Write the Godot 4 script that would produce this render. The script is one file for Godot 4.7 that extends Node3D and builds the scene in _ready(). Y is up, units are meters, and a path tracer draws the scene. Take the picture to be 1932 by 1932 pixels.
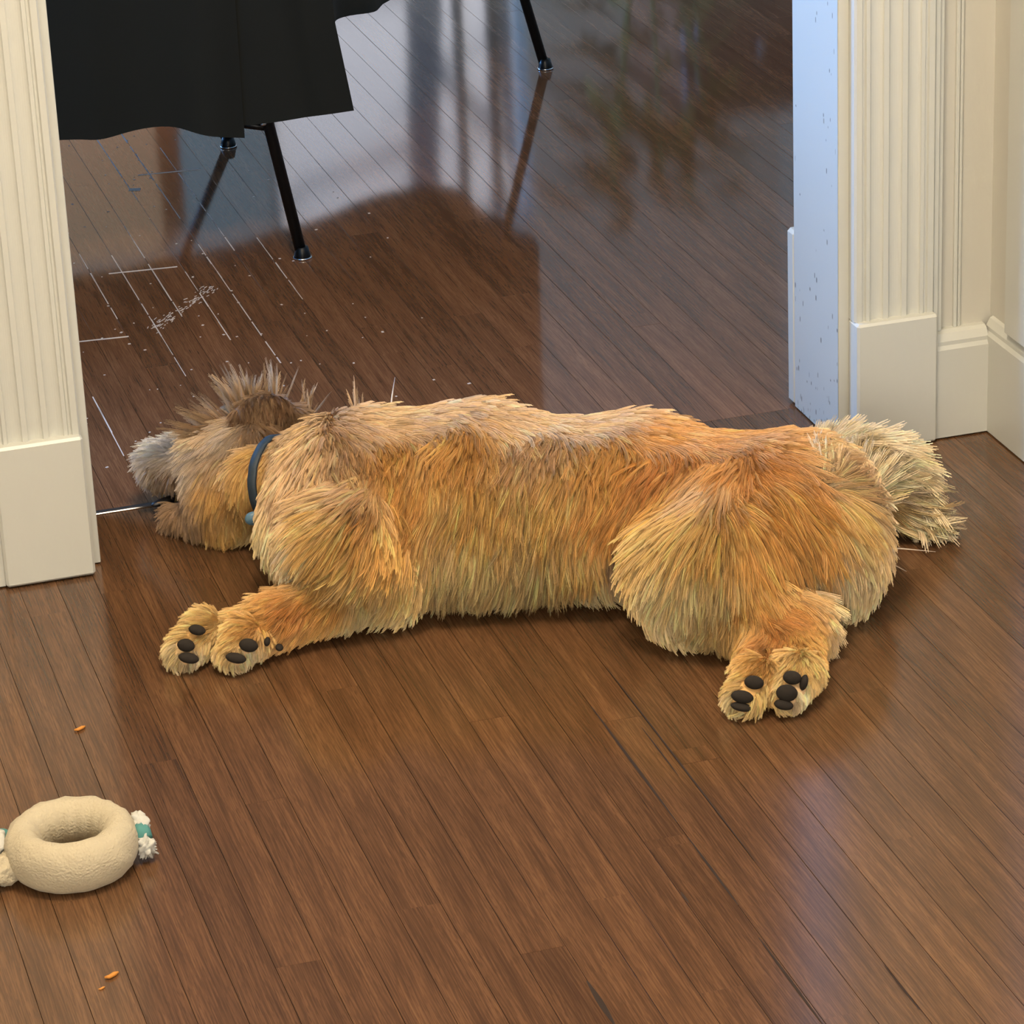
extends Node3D
# A fluffy dog asleep on its side in a doorway. x runs along the doorway wall, z towards the viewer, metres.

var rng := RandomNumberGenerator.new()
var M := {}
# dog: bones of the body field, and guides that say how the coat lies
var bone_zone := PackedStringArray()
var bone_a := PackedVector3Array()
var bone_b := PackedVector3Array()
var bone_ra := PackedFloat32Array()
var bone_rb := PackedFloat32Array()
var guide_at := PackedVector3Array()
var guide_dir := PackedVector3Array()
var guide_color := PackedColorArray()
var guide_len := PackedFloat32Array()
var guide_lift := PackedFloat32Array()
var collar_at := Vector3.ZERO
var collar_axis := Vector3.RIGHT
var pads: Array = []
var ear_at := Vector3.ZERO
var ear_axes := Basis()
var coat := {
	"tan": Color(0.95, 0.80, 0.62), "orange": Color(0.96, 0.75, 0.45), "rust": Color(0.93, 0.69, 0.42), "gold": Color(0.97, 0.81, 0.53),
	"pale": Color(0.97, 0.87, 0.66), "cream": Color(0.97, 0.87, 0.70), "white": Color(0.98, 0.93, 0.87), "silver": Color(0.89, 0.81, 0.72),
	"taupe": Color(0.70, 0.56, 0.42), "brown": Color(0.55, 0.41, 0.29), "bare": Color(0.93, 0.80, 0.65),
}


func _ready() -> void:
	rng.seed = 7
	view_and_light()
	materials()
	rooms()
	doorway()
	floors()
	table()
	far_furniture()
	dog()
	toy()
	small_things()


func view_and_light() -> void:
	var cam := Camera3D.new()
	cam.name = "camera"
	cam.transform = Transform3D(Basis(Vector3(0.9557, -0.0404, 0.2914), Vector3(0.1518, 0.9162, -0.3710), Vector3(-0.2520, 0.3988, 0.8817)), Vector3(-0.5066, 1.6000, 3.5428))
	cam.fov = 17.42
	cam.near = 0.05
	cam.far = 100.0
	add_child(cam)
	cam.current = true
	var env := Environment.new()
	env.background_mode = Environment.BG_SKY
	var sky := Sky.new()
	var sm := ProceduralSkyMaterial.new()
	sm.sky_top_color = Color(0.84, 0.85, 0.90)
	sm.sky_horizon_color = Color(0.92, 0.89, 0.88)
	sm.ground_bottom_color = Color(0.30, 0.31, 0.27)
	sm.ground_horizon_color = Color(0.52, 0.54, 0.50)
	sm.energy_multiplier = 2.2
	sky.sky_material = sm
	env.sky = sky
	env.tonemap_mode = Environment.TONE_MAPPER_LINEAR
	env.tonemap_exposure = 1.26
	env.sdfgi_enabled = true
	env.ssao_enabled = true
	env.ssil_enabled = true
	var we := WorldEnvironment.new()
	we.name = "world_environment"
	we.environment = env
	add_child(we)
	# daylight through the big window behind the viewer
	area("front_window_light", Vector3(-0.9, 1.55, 4.90), Vector3(0, 0, -1), Vector2(2.0, 1.5), Color(1.0, 0.965, 0.905), 6.8)
	# daylight through the window on the back room's side wall: cool
	area("side_window_light", Vector3(-1.50, 1.45, -2.75), Vector3(1, 0, 0), Vector2(3.0, 1.7), Color(0.43, 0.69, 1.0), 47.0)
	# ceiling lamp of the front room
	var o := OmniLight3D.new()
	o.name = "ceiling_lamp_light"
	o.position = Vector3(0.1, 2.34, 1.1)
	o.light_color = Color(1.0, 0.925, 0.82)
	o.light_energy = 2.4
	o.light_size = 0.19
	o.omni_range = 12.0
	o.omni_attenuation = 2.0
	o.shadow_enabled = true
	add_child(o)


func area(called: String, at: Vector3, towards: Vector3, size: Vector2, color: Color, energy: float) -> void:
	var l := AreaLight3D.new()
	l.name = called
	l.area_size = size
	l.light_color = color
	l.light_energy = energy
	l.shadow_enabled = true
	l.area_range = 14.0
	l.area_attenuation = 2.0
	add_child(l)
	l.look_at_from_position(at, at + towards, Vector3.UP)


# ---------------------------------------------------------------- helpers
func mat(color: Color, rough := 0.6, spec := 0.5) -> StandardMaterial3D:
	var m := StandardMaterial3D.new()
	m.albedo_color = color
	m.roughness = rough
	m.metallic_specular = spec
	return m


func tag(o: Node3D, label := "", category := "", group := "", kind := "") -> Node3D:
	if label:
		o.set_meta("label", label)
	if category:
		o.set_meta("category", category)
	if group:
		o.set_meta("group", group)
	if kind:
		o.set_meta("kind", kind)
	return o


func base(called: String, at := Vector3.ZERO) -> Node3D:
	var o := Node3D.new()
	o.name = called
	add_child(o, true)
	o.position = at
	return o


func put(called: String, mesh: Mesh, m: Material, parent: Node = self, at := Vector3.ZERO) -> MeshInstance3D:
	var o := MeshInstance3D.new()
	o.name = called
	o.mesh = mesh
	o.material_override = m
	parent.add_child(o, true)
	o.position = at
	return o


func tool() -> SurfaceTool:
	var st := SurfaceTool.new()
	st.begin(Mesh.PRIMITIVE_TRIANGLES)
	return st


func done(st: SurfaceTool) -> ArrayMesh:
	st.generate_normals()
	return st.commit()


func tri(st: SurfaceTool, a: Vector3, b: Vector3, c: Vector3) -> void:
	st.add_vertex(a)
	st.add_vertex(b)
	st.add_vertex(c)


func quad(st: SurfaceTool, a: Vector3, b: Vector3, c: Vector3, d: Vector3) -> void:   # clockwise seen from the front
	tri(st, a, b, c)
	tri(st, a, c, d)


func box(st: SurfaceTool, lo: Vector3, hi: Vector3, bev := 0.0) -> void:   # a box with chamfered edges
	st.set_smooth_group(-1)
	var c := (lo + hi) / 2.0
	var h := (hi - lo) / 2.0
	bev = minf(bev, minf(h.x, minf(h.y, h.z)) * 0.9)
	for ax in 3:
		for s in [-1.0, 1.0]:
			var n := Vector3.ZERO
			n[ax] = s
			var u := Vector3.ZERO
			u[(ax + 1) % 3] = 1.0
			var w := Vector3.ZERO
			w[(ax + 2) % 3] = s
			var hu: float = h[(ax + 1) % 3] - bev
			var hw: float = h[(ax + 2) % 3] - bev
			var p := c + n * h[ax]
			quad(st, p - u * hu - w * hw, p - u * hu + w * hw, p + u * hu + w * hw, p + u * hu - w * hw)
	if bev <= 0.0:
		return
	for ax in 3:
		var b1 := (ax + 1) % 3
		var b2 := (ax + 2) % 3
		for s1 in [-1.0, 1.0]:
			for s2 in [-1.0, 1.0]:
				var e := []
				for t in [-1.0, 1.0]:
					var p := c
					p[ax] += t * (h[ax] - bev)
					var q1 := p
					q1[b1] += s1 * h[b1]
					q1[b2] += s2 * (h[b2] - bev)
					var q2 := p
					q2[b1] += s1 * (h[b1] - bev)
					q2[b2] += s2 * h[b2]
					e.append([q1, q2])
				if s1 * s2 > 0:
					quad(st, e[0][0], e[1][0], e[1][1], e[0][1])
				else:
					quad(st, e[0][1], e[1][1], e[1][0], e[0][0])
	for sx in [-1.0, 1.0]:
		for sy in [-1.0, 1.0]:
			for sz in [-1.0, 1.0]:
				var s := Vector3(sx, sy, sz)
				var k := c + s * (h - Vector3.ONE * bev)
				var a := k + Vector3(sx * bev, 0, 0)
				var b := k + Vector3(0, sy * bev, 0)
				var d := k + Vector3(0, 0, sz * bev)
				if sx * sy * sz > 0:
					tri(st, a, d, b)
				else:
					tri(st, a, b, d)


func boxed(called: String, lo: Vector3, hi: Vector3, bev: float, m: Material, parent: Node = self) -> MeshInstance3D:
	var st := tool()
	box(st, lo, hi, bev)
	return put(called, done(st), m, parent)


func tube(st: SurfaceTool, pts: Array, radii: Array, sides := 10, squash := 1.0) -> void:   # a closed round tube along points
	st.set_smooth_group(0)
	var rings := []
	for i in pts.size():
		var t: Vector3 = (pts[mini(i + 1, pts.size() - 1)] - pts[maxi(i - 1, 0)]).normalized()
		var u := t.cross(Vector3(0.13, 0.2, 1.0) if absf(t.z) < 0.9 else Vector3.UP).normalized()
		var w := t.cross(u)
		var ring := PackedVector3Array()
		for k in sides:
			var a := TAU * k / sides
			ring.append(pts[i] + (u * cos(a) + w * sin(a) * squash) * radii[i])
		rings.append(ring)
	for i in rings.size() - 1:
		for k in sides:
			var l := (k + 1) % sides
			quad(st, rings[i][k], rings[i][l], rings[i + 1][l], rings[i + 1][k])
	for k in sides:
		var l := (k + 1) % sides
		tri(st, pts[0], rings[0][l], rings[0][k])
		tri(st, pts[-1], rings[-1][k], rings[-1][l])


func tubed(called: String, pts: Array, radii: Array, m: Material, parent: Node, sides := 10) -> MeshInstance3D:
	var st := tool()
	tube(st, pts, radii, sides)
	return put(called, done(st), m, parent)


func blob(center: Vector3, axes: Basis, rings := 10, sides := 14) -> ArrayMesh:   # an ellipsoid on three axes
	var st := tool()
	st.set_smooth_group(0)
	for i in rings:
		for k in sides:
			var q := []
			for c in [[i, k], [i, k + 1], [i + 1, k + 1], [i + 1, k]]:
				var a: float = PI * c[0] / rings
				var b: float = TAU * (c[1] % sides) / sides
				q.append(center + axes * Vector3(sin(a) * cos(b), cos(a), sin(a) * sin(b)))
			if i > 0:
				tri(st, q[0], q[1], q[2])
			if i < rings - 1:
				tri(st, q[0], q[2], q[3])
	return done(st)


func lump(center: Vector3, axes: Basis, s: int, rough := 0.28) -> ArrayMesh:   # an ellipsoid crumpled by noise
	var nz := FastNoiseLite.new()
	nz.seed = s
	nz.frequency = 1.1
	nz.fractal_octaves = 3
	var st := tool()
	st.set_smooth_group(0)
	var rings := 18
	var sides := 24
	for i in rings:
		for k in sides:
			var q := []
			for c in [[i, k], [i, k + 1], [i + 1, k + 1], [i + 1, k]]:
				var a: float = PI * c[0] / rings
				var b: float = TAU * (c[1] % sides) / sides
				var e := Vector3(sin(a) * cos(b), cos(a), sin(a) * sin(b))
				q.append(center + axes * (e * (1.0 + rough * nz.get_noise_3dv(e * 1.6) * 2.0)))
			if i > 0:
				tri(st, q[0], q[1], q[2])
			if i < rings - 1:
				tri(st, q[0], q[2], q[3])
	return done(st)


func lathe(profile: Array, sides := 32, closed := false) -> ArrayMesh:   # (radius, height) pairs, from the bottom up outside
	var st := tool()
	st.set_smooth_group(0)
	var n := profile.size()
	for i in (n if closed else n - 1):
		var p: Vector2 = profile[i]
		var q: Vector2 = profile[(i + 1) % n]
		for k in sides:
			var a := TAU * k / sides
			var b := TAU * ((k + 1) % sides) / sides
			quad(st, Vector3(p.x * cos(a), p.y, p.x * sin(a)), Vector3(q.x * cos(a), q.y, q.x * sin(a)), Vector3(q.x * cos(b), q.y, q.x * sin(b)), Vector3(p.x * cos(b), p.y, p.x * sin(b)))
	return done(st)


# ---------------------------------------------------------------- materials
func materials() -> void:
	M.paint = painted(Color(0.765, 0.762, 0.722), 0.38, 3)
	M.wall = painted(Color(0.76, 0.745, 0.695), 0.55, 5)
	M.worn = scuffed(Color(0.765, 0.762, 0.722))
	M.far_wall = mat(Color(0.80, 0.665, 0.535), 0.7)
	M.ceiling = mat(Color(0.93, 0.92, 0.89), 0.8)
	M.glass = mat(Color(0.95, 0.98, 1.0, 0.06), 0.03)
	M.glass.transparency = BaseMaterial3D.TRANSPARENCY_ALPHA
	M.metal = mat(Color(0.75, 0.73, 0.70), 0.28)
	M.metal.metallic = 1.0
	M.subfloor = mat(Color(0.10, 0.07, 0.05), 0.9)
	M.cloth = mat(Color(0.115, 0.118, 0.108), 0.92, 0.2)
	M.cloth.rim_enabled = true
	M.cloth.rim = 0.1
	M.steel = mat(Color(0.035, 0.035, 0.035), 0.35, 0.35)
	M.chrome = mat(Color(0.80, 0.80, 0.80), 0.18)
	M.chrome.metallic = 1.0
	M.dust_and_glints = mat(Color(0.80, 0.76, 0.73), 0.9, 0.2)  # shared by the real grit and the painted seam glints


func painted(color: Color, rough: float, s: int) -> StandardMaterial3D:
	var m := mat(color, rough)
	var n := FastNoiseLite.new()
	n.seed = s
	n.frequency = 0.02
	n.fractal_octaves = 4
	var t := NoiseTexture2D.new()
	t.width = 512
	t.height = 512
	t.seamless = true
	t.noise = n
	m.heightmap_enabled = true
	m.heightmap_texture = t
	m.heightmap_scale = 0.015
	m.uv1_triplanar = true
	m.uv1_world_triplanar = true
	m.uv1_scale = Vector3(6, 2, 6)
	return m


func scuffed(color: Color) -> StandardMaterial3D:   # paint with dark nicks, thicker near the floor
	var m := mat(color, 0.38)
	var im := Image.create(256, 1024, false, Image.FORMAT_RGB8)
	im.fill(Color(1, 1, 1))
	var r := RandomNumberGenerator.new()
	r.seed = 21
	for i in 170:
		var y := int(1023.0 - 980.0 * pow(r.randf(), 4.5))
		var x := r.randi_range(2, 250)
		var g := r.randf_range(0.5, 0.85)
		im.fill_rect(Rect2i(x, y, r.randi_range(2, 6), r.randi_range(1, 3)), Color(g, g * 0.97, g * 0.92))
	m.albedo_texture = ImageTexture.create_from_image(im)
	return m


func wood(s: int, dark: Color, mid: Color, light: Color) -> ImageTexture:   # long grain: x across the board (0.36 m), y along it (1.5 m)
	var w := 640
	var h := 1536
	var a := FastNoiseLite.new()
	a.seed = s
	a.frequency = 1.0
	a.fractal_octaves = 3
	var data := PackedByteArray()
	data.resize(w * h * 3)
	var streak := a.duplicate() as FastNoiseLite
	streak.seed = s + 5
	streak.fractal_octaves = 2
	var pore := a.duplicate() as FastNoiseLite
	pore.seed = s + 9
	pore.fractal_octaves = 1
	var at := 0
	for y in h:
		var fy := y * 0.0045
		for x in w:
			var broad := a.get_noise_2d(x * 0.024, fy * 0.6)
			var fine := streak.get_noise_2d(x * 0.30 + broad * 1.5, fy * 1.5)
			var dash := pore.get_noise_2d(x * 0.46, fy * 6.0)
			var t := 0.5 + broad * 0.42 + fine * 0.6
			var c := dark.lerp(mid, clampf(t * 2.0, 0, 1)) if t < 0.5 else mid.lerp(light, clampf(t * 2.0 - 1.0, 0, 1))
			if dash > 0.32:
				c = c.lerp(dark, minf(0.6, (dash - 0.32) * 2.2))
			data[at] = int(c.r * 255)
			data[at + 1] = int(c.g * 255)
			data[at + 2] = int(c.b * 255)
			at += 3
	return ImageTexture.create_from_image(Image.create_from_data(w, h, false, Image.FORMAT_RGB8, data))


# ---------------------------------------------------------------- the two rooms
func rooms() -> void:
	var s := "structure"
	# front room: x -2.4 .. 1.142, z -0.03 .. 5
	tag(boxed("wall_doorway", Vector3(-2.55, 0, -0.165), Vector3(-0.004, 2.6, -0.03), 0.0, M.wall), "cream painted wall beside the fluted casing at the photo's left edge", "wall", "", s)
	tag(boxed("wall_doorway_right", Vector3(0.955, 0, -0.165), Vector3(3.0, 2.6, -0.03), 0.0, M.wall), "short stretch of cream wall between the fluted casing and the corner", "wall", "", s)
	tag(boxed("wall_doorway_above", Vector3(-0.004, 2.06, -0.165), Vector3(0.955, 2.6, -0.03), 0.0, M.wall), "cream wall above the doorway, over the picture", "wall", "", s)
	tag(boxed("wall_right", Vector3(1.142, 0, -0.03), Vector3(1.30, 2.6, 5.15), 0.0, M.wall), "cream side wall running forward from the corner at the right", "wall", "", s)
	tag(boxed("wall_left", Vector3(-2.55, 0, -0.03), Vector3(-2.4, 2.6, 5.15), 0.0, M.wall), "cream far side wall of the front room, out of the picture", "wall", "", s)
	for r in [[-2.4, -1.95, 0, 2.6], [0.15, 1.142, 0, 2.6], [-1.95, 0.15, 0, 0.78], [-1.95, 0.15, 2.32, 2.6]]:
		tag(boxed("wall_rear", Vector3(r[0], r[2], 5.0), Vector3(r[1], r[3], 5.15), 0.0, M.wall), "cream wall round the window behind the viewer", "wall", "wall round the rear window", s)
	window("window_1", Vector3(-0.9, 1.55, 5.06), 0.0, 2.1, 1.54, "white framed window behind the viewer, lighting the front room")
	tag(boxed("ceiling", Vector3(-2.55, 2.6, -0.165), Vector3(1.30, 2.75, 5.15), 0.0, M.ceiling), "plain white ceiling of the front room", "ceiling", "", s)
	# back room: x -1.6 .. 3.0, z -5.6 .. -0.165
	for r in [[-5.75, -4.3, 0, 2.6], [-1.2, -0.165, 0, 2.6], [-4.3, -1.2, 0, 0.58], [-4.3, -1.2, 2.32, 2.6]]:
		tag(boxed("wall_side", Vector3(-1.75, r[2], r[0]), Vector3(-1.6, r[3], r[1]), 0.0, M.far_wall), "pale wall round the side window of the back room", "wall", "wall round the back room's side window", s)
	window("window_2", Vector3(-1.66, 1.45, -2.75), PI / 2, 3.1, 1.74, "tall window in the back room's side wall, giving the cool daylight")
	tag(boxed("wall_back_right", Vector3(3.0, 0, -5.75), Vector3(3.15, 2.6, -0.03), 0.0, M.far_wall), "pale right-hand wall of the back room, seen as sheen on its floor", "wall", "", s)
	for r in [[-1.6, 1.42, 0, 2.6], [2.22, 3.0, 0, 2.6], [1.42, 2.22, 0, 0.62], [1.42, 2.22, 1.60, 2.6]]:
		tag(boxed("wall_far", Vector3(r[0], r[2], -5.75), Vector3(r[1], r[3], -5.6), 0.0, M.far_wall), "pale end wall of the back room round its garden window", "wall", "end wall of the back room", s)
	var w3 := window("window_3", Vector3(1.82, 1.11, -5.66), 0.0, 0.80, 0.98, "garden window in the end wall, mirrored in the glossy floor")
	boxed("muntin", Vector3(0.19, -0.49, -0.02), Vector3(0.215, 0.49, 0.02), 0.003, M.steel, w3)
	boxed("muntin", Vector3(0.29, -0.49, -0.02), Vector3(0.315, 0.49, 0.02), 0.003, M.steel, w3)
	tag(boxed("ceiling_back", Vector3(-1.75, 2.6, -5.75), Vector3(3.15, 2.75, -0.165), 0.0, mat(Color(0.38, 0.31, 0.24), 0.8)), "plain tan ceiling of the back room", "ceiling", "", s)
	# the front room's ceiling lamp
	var lamp := tag(base("ceiling_lamp", Vector3(0.1, 2.6, 1.1)), "frosted globe ceiling lamp over the front room, above the picture", "lamp")
	put("rose", lathe([Vector2(0, -0.03), Vector2(0.05, -0.03), Vector2(0.07, -0.01), Vector2(0.07, 0.0), Vector2(0, 0)]), M.chrome, lamp)
	var gm := mat(Color(1, 0.95, 0.85), 0.5)
	gm.emission_enabled = true
	gm.emission = Color(1.0, 0.925, 0.82)
	gm.emission_energy_multiplier = 2.0
	put("globe", blob(Vector3(0, -0.26, 0), Basis.from_scale(Vector3(0.20, 0.20, 0.20)), 16, 24), gm, lamp)
	tubed("stem", [Vector3(0, -0.1, 0), Vector3(0, -0.02, 0)], [0.012, 0.012], M.chrome, lamp)


func window(called: String, at: Vector3, turn: float, w: float, h: float, label: String) -> Node3D:
	var o := tag(base(called, at), label, "window", "", "structure")
	o.rotation.y = turn
	var st := tool()
	for k in [-1.0, 1.0]:
		box(st, Vector3(k * w / 2 - 0.03, -h / 2, -0.04), Vector3(k * w / 2 + 0.03, h / 2, 0.04), 0.004)
		box(st, Vector3(-w / 2, k * h / 2 - 0.03, -0.04), Vector3(w / 2, k * h / 2 + 0.03, 0.04), 0.004)
	put("frame", done(st), M.paint, o)
	boxed("pane", Vector3(-w / 2, -h / 2, -0.003), Vector3(w / 2, h / 2, 0.003), 0.0, M.glass, o)
	return o


# ---------------------------------------------------------------- casings, plinths, jambs, baseboards
func fluted(w: float, y0: float, y1: float, mirror: bool) -> ArrayMesh:   # a fluted board extruded upwards; front at z = 0
	var pts := [Vector2(0, -0.020), Vector2(0, -0.003), Vector2(0.0025, 0), Vector2(0.0095, 0), Vector2(0.011, -0.003), Vector2(0.0135, -0.003), Vector2(0.015, 0)]
	for c in [0.27, 0.5, 0.73]:
		var r := 0.0088
		for k in 11:
			var a := PI * k / 10.0
			pts.append(Vector2(w * c - r * cos(a), -0.0042 * sin(a)))
	for p in [Vector2(w - 0.015, 0), Vector2(w - 0.0135, -0.003), Vector2(w - 0.011, -0.003), Vector2(w - 0.0095, 0), Vector2(w - 0.0025, 0), Vector2(w, -0.003), Vector2(w, -0.020)]:
		pts.append(p)
	var st := tool()
	st.set_smooth_group(-1)
	for i in pts.size() - 1:
		var p: Vector2 = pts[i]
		var q: Vector2 = pts[i + 1]
		quad(st, Vector3(p.x, y0, p.y), Vector3(p.x, y1, p.y), Vector3(q.x, y1, q.y), Vector3(q.x, y0, q.y))
	quad(st, Vector3(0, y0, -0.02), Vector3(w, y0, -0.02), Vector3(w, y1, -0.02), Vector3(0, y1, -0.02))
	return done(st)


func plinth(called: String, x0: float, x1: float, h: float, parent: Node, m: Material) -> void:
	var st := tool()
	box(st, Vector3(x0, 0.002, -0.032), Vector3(x1, h, 0.0), 0.003)
	put(called, done(st), m, parent)


func baseboard(st: SurfaceTool, a: Vector3, b: Vector3, n: Vector3, h := 0.14) -> void:   # profile along a run, face towards n
	var prof := [Vector2(0.0, 0.002), Vector2(0.0, h - 0.022), Vector2(-0.003, h - 0.017), Vector2(-0.003, h - 0.012), Vector2(-0.008, h - 0.003), Vector2(-0.014, h), Vector2(-0.022, h)]
	st.set_smooth_group(-1)
	for i in prof.size() - 1:
		var p: Vector2 = prof[i]
		var q: Vector2 = prof[i + 1]
		quad(st, a + n * p.x + Vector3.UP * p.y, a + n * q.x + Vector3.UP * q.y, b + n * q.x + Vector3.UP * q.y, b + n * p.x + Vector3.UP * p.y)


func doorway() -> void:
	var s := "structure"
	var left := tag(base("trim_1"), "cream fluted door casing on its plinth block at the doorway's left side", "door casing", "", s)
	put("fluted_casing", fluted(0.104, 0.17, 2.16, false), M.paint, left, Vector3(-0.104, 0, -0.011))
	plinth("plinth_block", -0.1045, 0.0, 0.175, left, M.paint)
	var right := tag(base("trim_2"), "cream fluted door casing on its plinth block behind the dog's tail", "door casing", "", s)
	put("fluted_casing", fluted(0.105, 0.17, 2.16, false), M.paint, right, Vector3(0.9535, 0, -0.011))
	plinth("plinth_block", 0.953, 1.0595, 0.170, right, M.paint)
	var head := tag(base("trim_3"), "cream head casing over the doorway, above the picture", "door casing", "", s)
	boxed("head_board", Vector3(-0.11, 2.06, -0.03), Vector3(1.065, 2.20, -0.008), 0.003, M.paint, head)
	# jambs: the faces inside the opening
	var jr := tag(base("trim_4"), "worn door jamb lit pale blue by the back room", "door jamb", "", s)
	var st := tool()
	jamb_face(st, 0.940, 0.002, 2.06, -0.178, -0.032)
	put("jamb_board", done(st), M.worn, jr)
	boxed("jamb_core", Vector3(0.9405, 0.002, -0.1775), Vector3(0.955, 2.06, -0.0315), 0.001, M.paint, jr)
	boxed("back_plinth", Vector3(0.9395, 0.002, -0.203), Vector3(1.05, 0.236, -0.178), 0.004, M.paint, jr)
	boxed("back_casing", Vector3(0.944, 0.236, -0.186), Vector3(1.045, 2.1, -0.166), 0.003, M.paint, jr)
	var jl := tag(base("trim_5"), "cream door jamb behind the left casing, seen as a thin edge", "door jamb", "", s)
	boxed("jamb_board", Vector3(-0.004, 0.002, -0.178), Vector3(0.0115, 2.06, -0.032), 0.001, M.paint, jl)
	boxed("back_plinth", Vector3(-0.10, 0.002, -0.203), Vector3(0.0115, 0.236, -0.178), 0.004, M.paint, jl)
	boxed("back_casing", Vector3(-0.095, 0.236, -0.186), Vector3(0.008, 2.1, -0.166), 0.003, M.paint, jl)
	boxed("jamb_head", Vector3(0.0, 2.045, -0.178), Vector3(0.95, 2.06, -0.032), 0.001, M.paint, head)
	# baseboards
	st = tool()
	baseboard(st, Vector3(-2.4, 0, -0.008), Vector3(-0.1045, 0, -0.008), Vector3(0, 0, 1))
	tag(put("baseboard_left", done(st), M.paint), "cream baseboard just entering the picture beside the left plinth", "baseboard", "", s)
	st = tool()
	baseboard(st, Vector3(1.0595, 0, -0.008), Vector3(1.131, 0, -0.008), Vector3(0, 0, 1))
	tag(put("baseboard_right", done(st), M.paint), "short cream baseboard between the right plinth and the corner", "baseboard", "", s)
	st = tool()
	baseboard(st, Vector3(1.130, 0, -0.022), Vector3(1.130, 0, 5.0), Vector3(-1, 0, 0), 0.150)
	tag(put("baseboard_side", done(st), M.paint), "cream baseboard running forward from the corner along the side wall", "baseboard", "", s)
	# mouldings on the narrow wall and on the side wall
	var thin := base("trim_6")
	for k in [[1.0585, 1.066, -0.016], [1.066, 1.0725, -0.020], [1.0905, 1.0955, -0.025], [1.0965, 1.1005, -0.026]]:
		boxed("bead", Vector3(k[0], 0.139, -0.031), Vector3(k[1], 2.16, k[2]), 0.0012, M.paint, thin)
	tag(thin, "thin upright mouldings on the narrow wall right of the casing", "moulding", "", s)
	var flat := base("trim_7")
	boxed("board", Vector3(1.128, 0.149, 0.040), Vector3(1.143, 2.16, 0.150), 0.002, M.paint, flat)
	boxed("edge_strip", Vector3(1.135, 0.149, 0.030), Vector3(1.143, 2.16, 0.040), 0.001, M.paint, flat)
	tag(flat, "flat upright board on the side wall at the picture's right edge", "moulding", "", s)
	# the metal strip where the two floors meet
	st = tool()
	box(st, Vector3(0.012, 0.0, -0.187), Vector3(0.42, 0.0022, -0.1765), 0.001)
	tag(put("threshold_strip", done(st), M.metal), "thin bright metal strip on the threshold, running in behind the dog's muzzle", "threshold strip", "", s)


func jamb_face(st: SurfaceTool, x: float, y0: float, y1: float, z0: float, z1: float) -> void:
	st.set_smooth_group(-1)
	var c := [[y0, z0], [y0, z1], [y1, z1], [y1, z0]]
	for i in [0, 1, 2, 0, 2, 3]:
		st.set_uv(Vector2((c[i][1] - z0) / 0.146, 1.0 - minf(1.0, c[i][0] / 0.6)))
		st.add_vertex(Vector3(x, c[i][0], c[i][1]))


# ---------------------------------------------------------------- floors of narrow oak boards
func plank(x0: float, x1: float, z0: float, z1: float, st: SurfaceTool) -> void:
	var g := 0.00028
	var b := 0.00018
	var uo := Vector2(rng.randf(), rng.randf())
	var lift := rng.randf_range(-0.00004, 0.00004)
	var tx := rng.randf_range(-0.0009, 0.0009)
	var tz := rng.randf_range(-0.0004, 0.0004)
	var xm := (x0 + x1) / 2
	var zm := (z0 + z1) / 2
	var top := func(x: float, z: float) -> Vector3:
		return Vector3(x, lift + (x - xm) * tx + (z - zm) * tz * 0.5, z)
	var xs := [x0 + g, x0 + g + b, x1 - g - b, x1 - g]
	var zs := [z0 + 0.0001, z0 + 0.0003, z1 - 0.0003, z1 - 0.0001]
	var v := []
	for j in 4:
		for i in 4:
			var p: Vector3 = top.call(xs[i], zs[j])
			if i == 0 or i == 3 or j == 0 or j == 3:
				p.y -= b * 0.2
			v.append(p)
	st.set_smooth_group(-1)
	var face := func(a: Vector3, bb: Vector3, c: Vector3, d: Vector3) -> void:
		for p in [a, bb, c, a, c, d]:
			st.set_uv(Vector2((p.x - x0) / 0.36, (p.z - z0) / 1.5) + uo)
			st.add_vertex(p)
	for j in 3:
		for i in 3:
			if (i == 1 or j == 1):
				face.call(v[j * 4 + i], v[j * 4 + i + 1], v[j * 4 + i + 5], v[j * 4 + i + 4])
	for e in [[0, 3], [3, 15], [15, 12], [12, 0]]:
		var step: int = (e[1] - e[0]) / 3
		var a: Vector3 = v[e[0] + step]
		var c: Vector3 = v[e[1] - step]
		if absi(step) == 1:
			a = v[e[0]]
			c = v[e[1]]
		a = v[e[0]]
		c = v[e[1]]
		face.call(c, a, a + Vector3(0, -0.01, 0), c + Vector3(0, -0.01, 0))


func boards(parent: Node, phase: float, xa: float, xb: float, za: float, zb: float, tones: Array, singly: bool, whole: Array) -> void:
	var w := 0.0436
	var i := int(floor((xa - phase) / w))
	var st := tool()
	while phase + i * w < xb:
		var x0 := maxf(xa, phase + i * w)
		var x1 := minf(xb, phase + (i + 1) * w)
		if x1 - x0 > 0.004:
			var z := za
			var first := rng.randf_range(0.25, 1.9)
			while z < zb - 0.001:
				var l := first if z == za else rng.randf_range(0.9, 2.2)
				var z1 := z + l
				if zb - z1 < 0.22:
					z1 = zb
				for r in whole:   # boards whose joints the photograph shows elsewhere
					if absf((x0 + x1) / 2 - r[0]) < w / 2 and z < r[1] and z1 > r[1] - 0.2 and z1 != zb:
						z1 = minf(zb, r[2])
				if singly:
					var s1 := tool()
					plank(x0, x1, z, z1, s1)
					put("plank", done(s1), tones[rng.randi() % tones.size()], parent)
				else:
					plank(x0, x1, z, z1, st)
				z = z1
		i += 1
	if not singly:
		var o := put("plank_field", done(st), tones[1], parent)
		o.set_meta("kind", "stuff")


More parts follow.
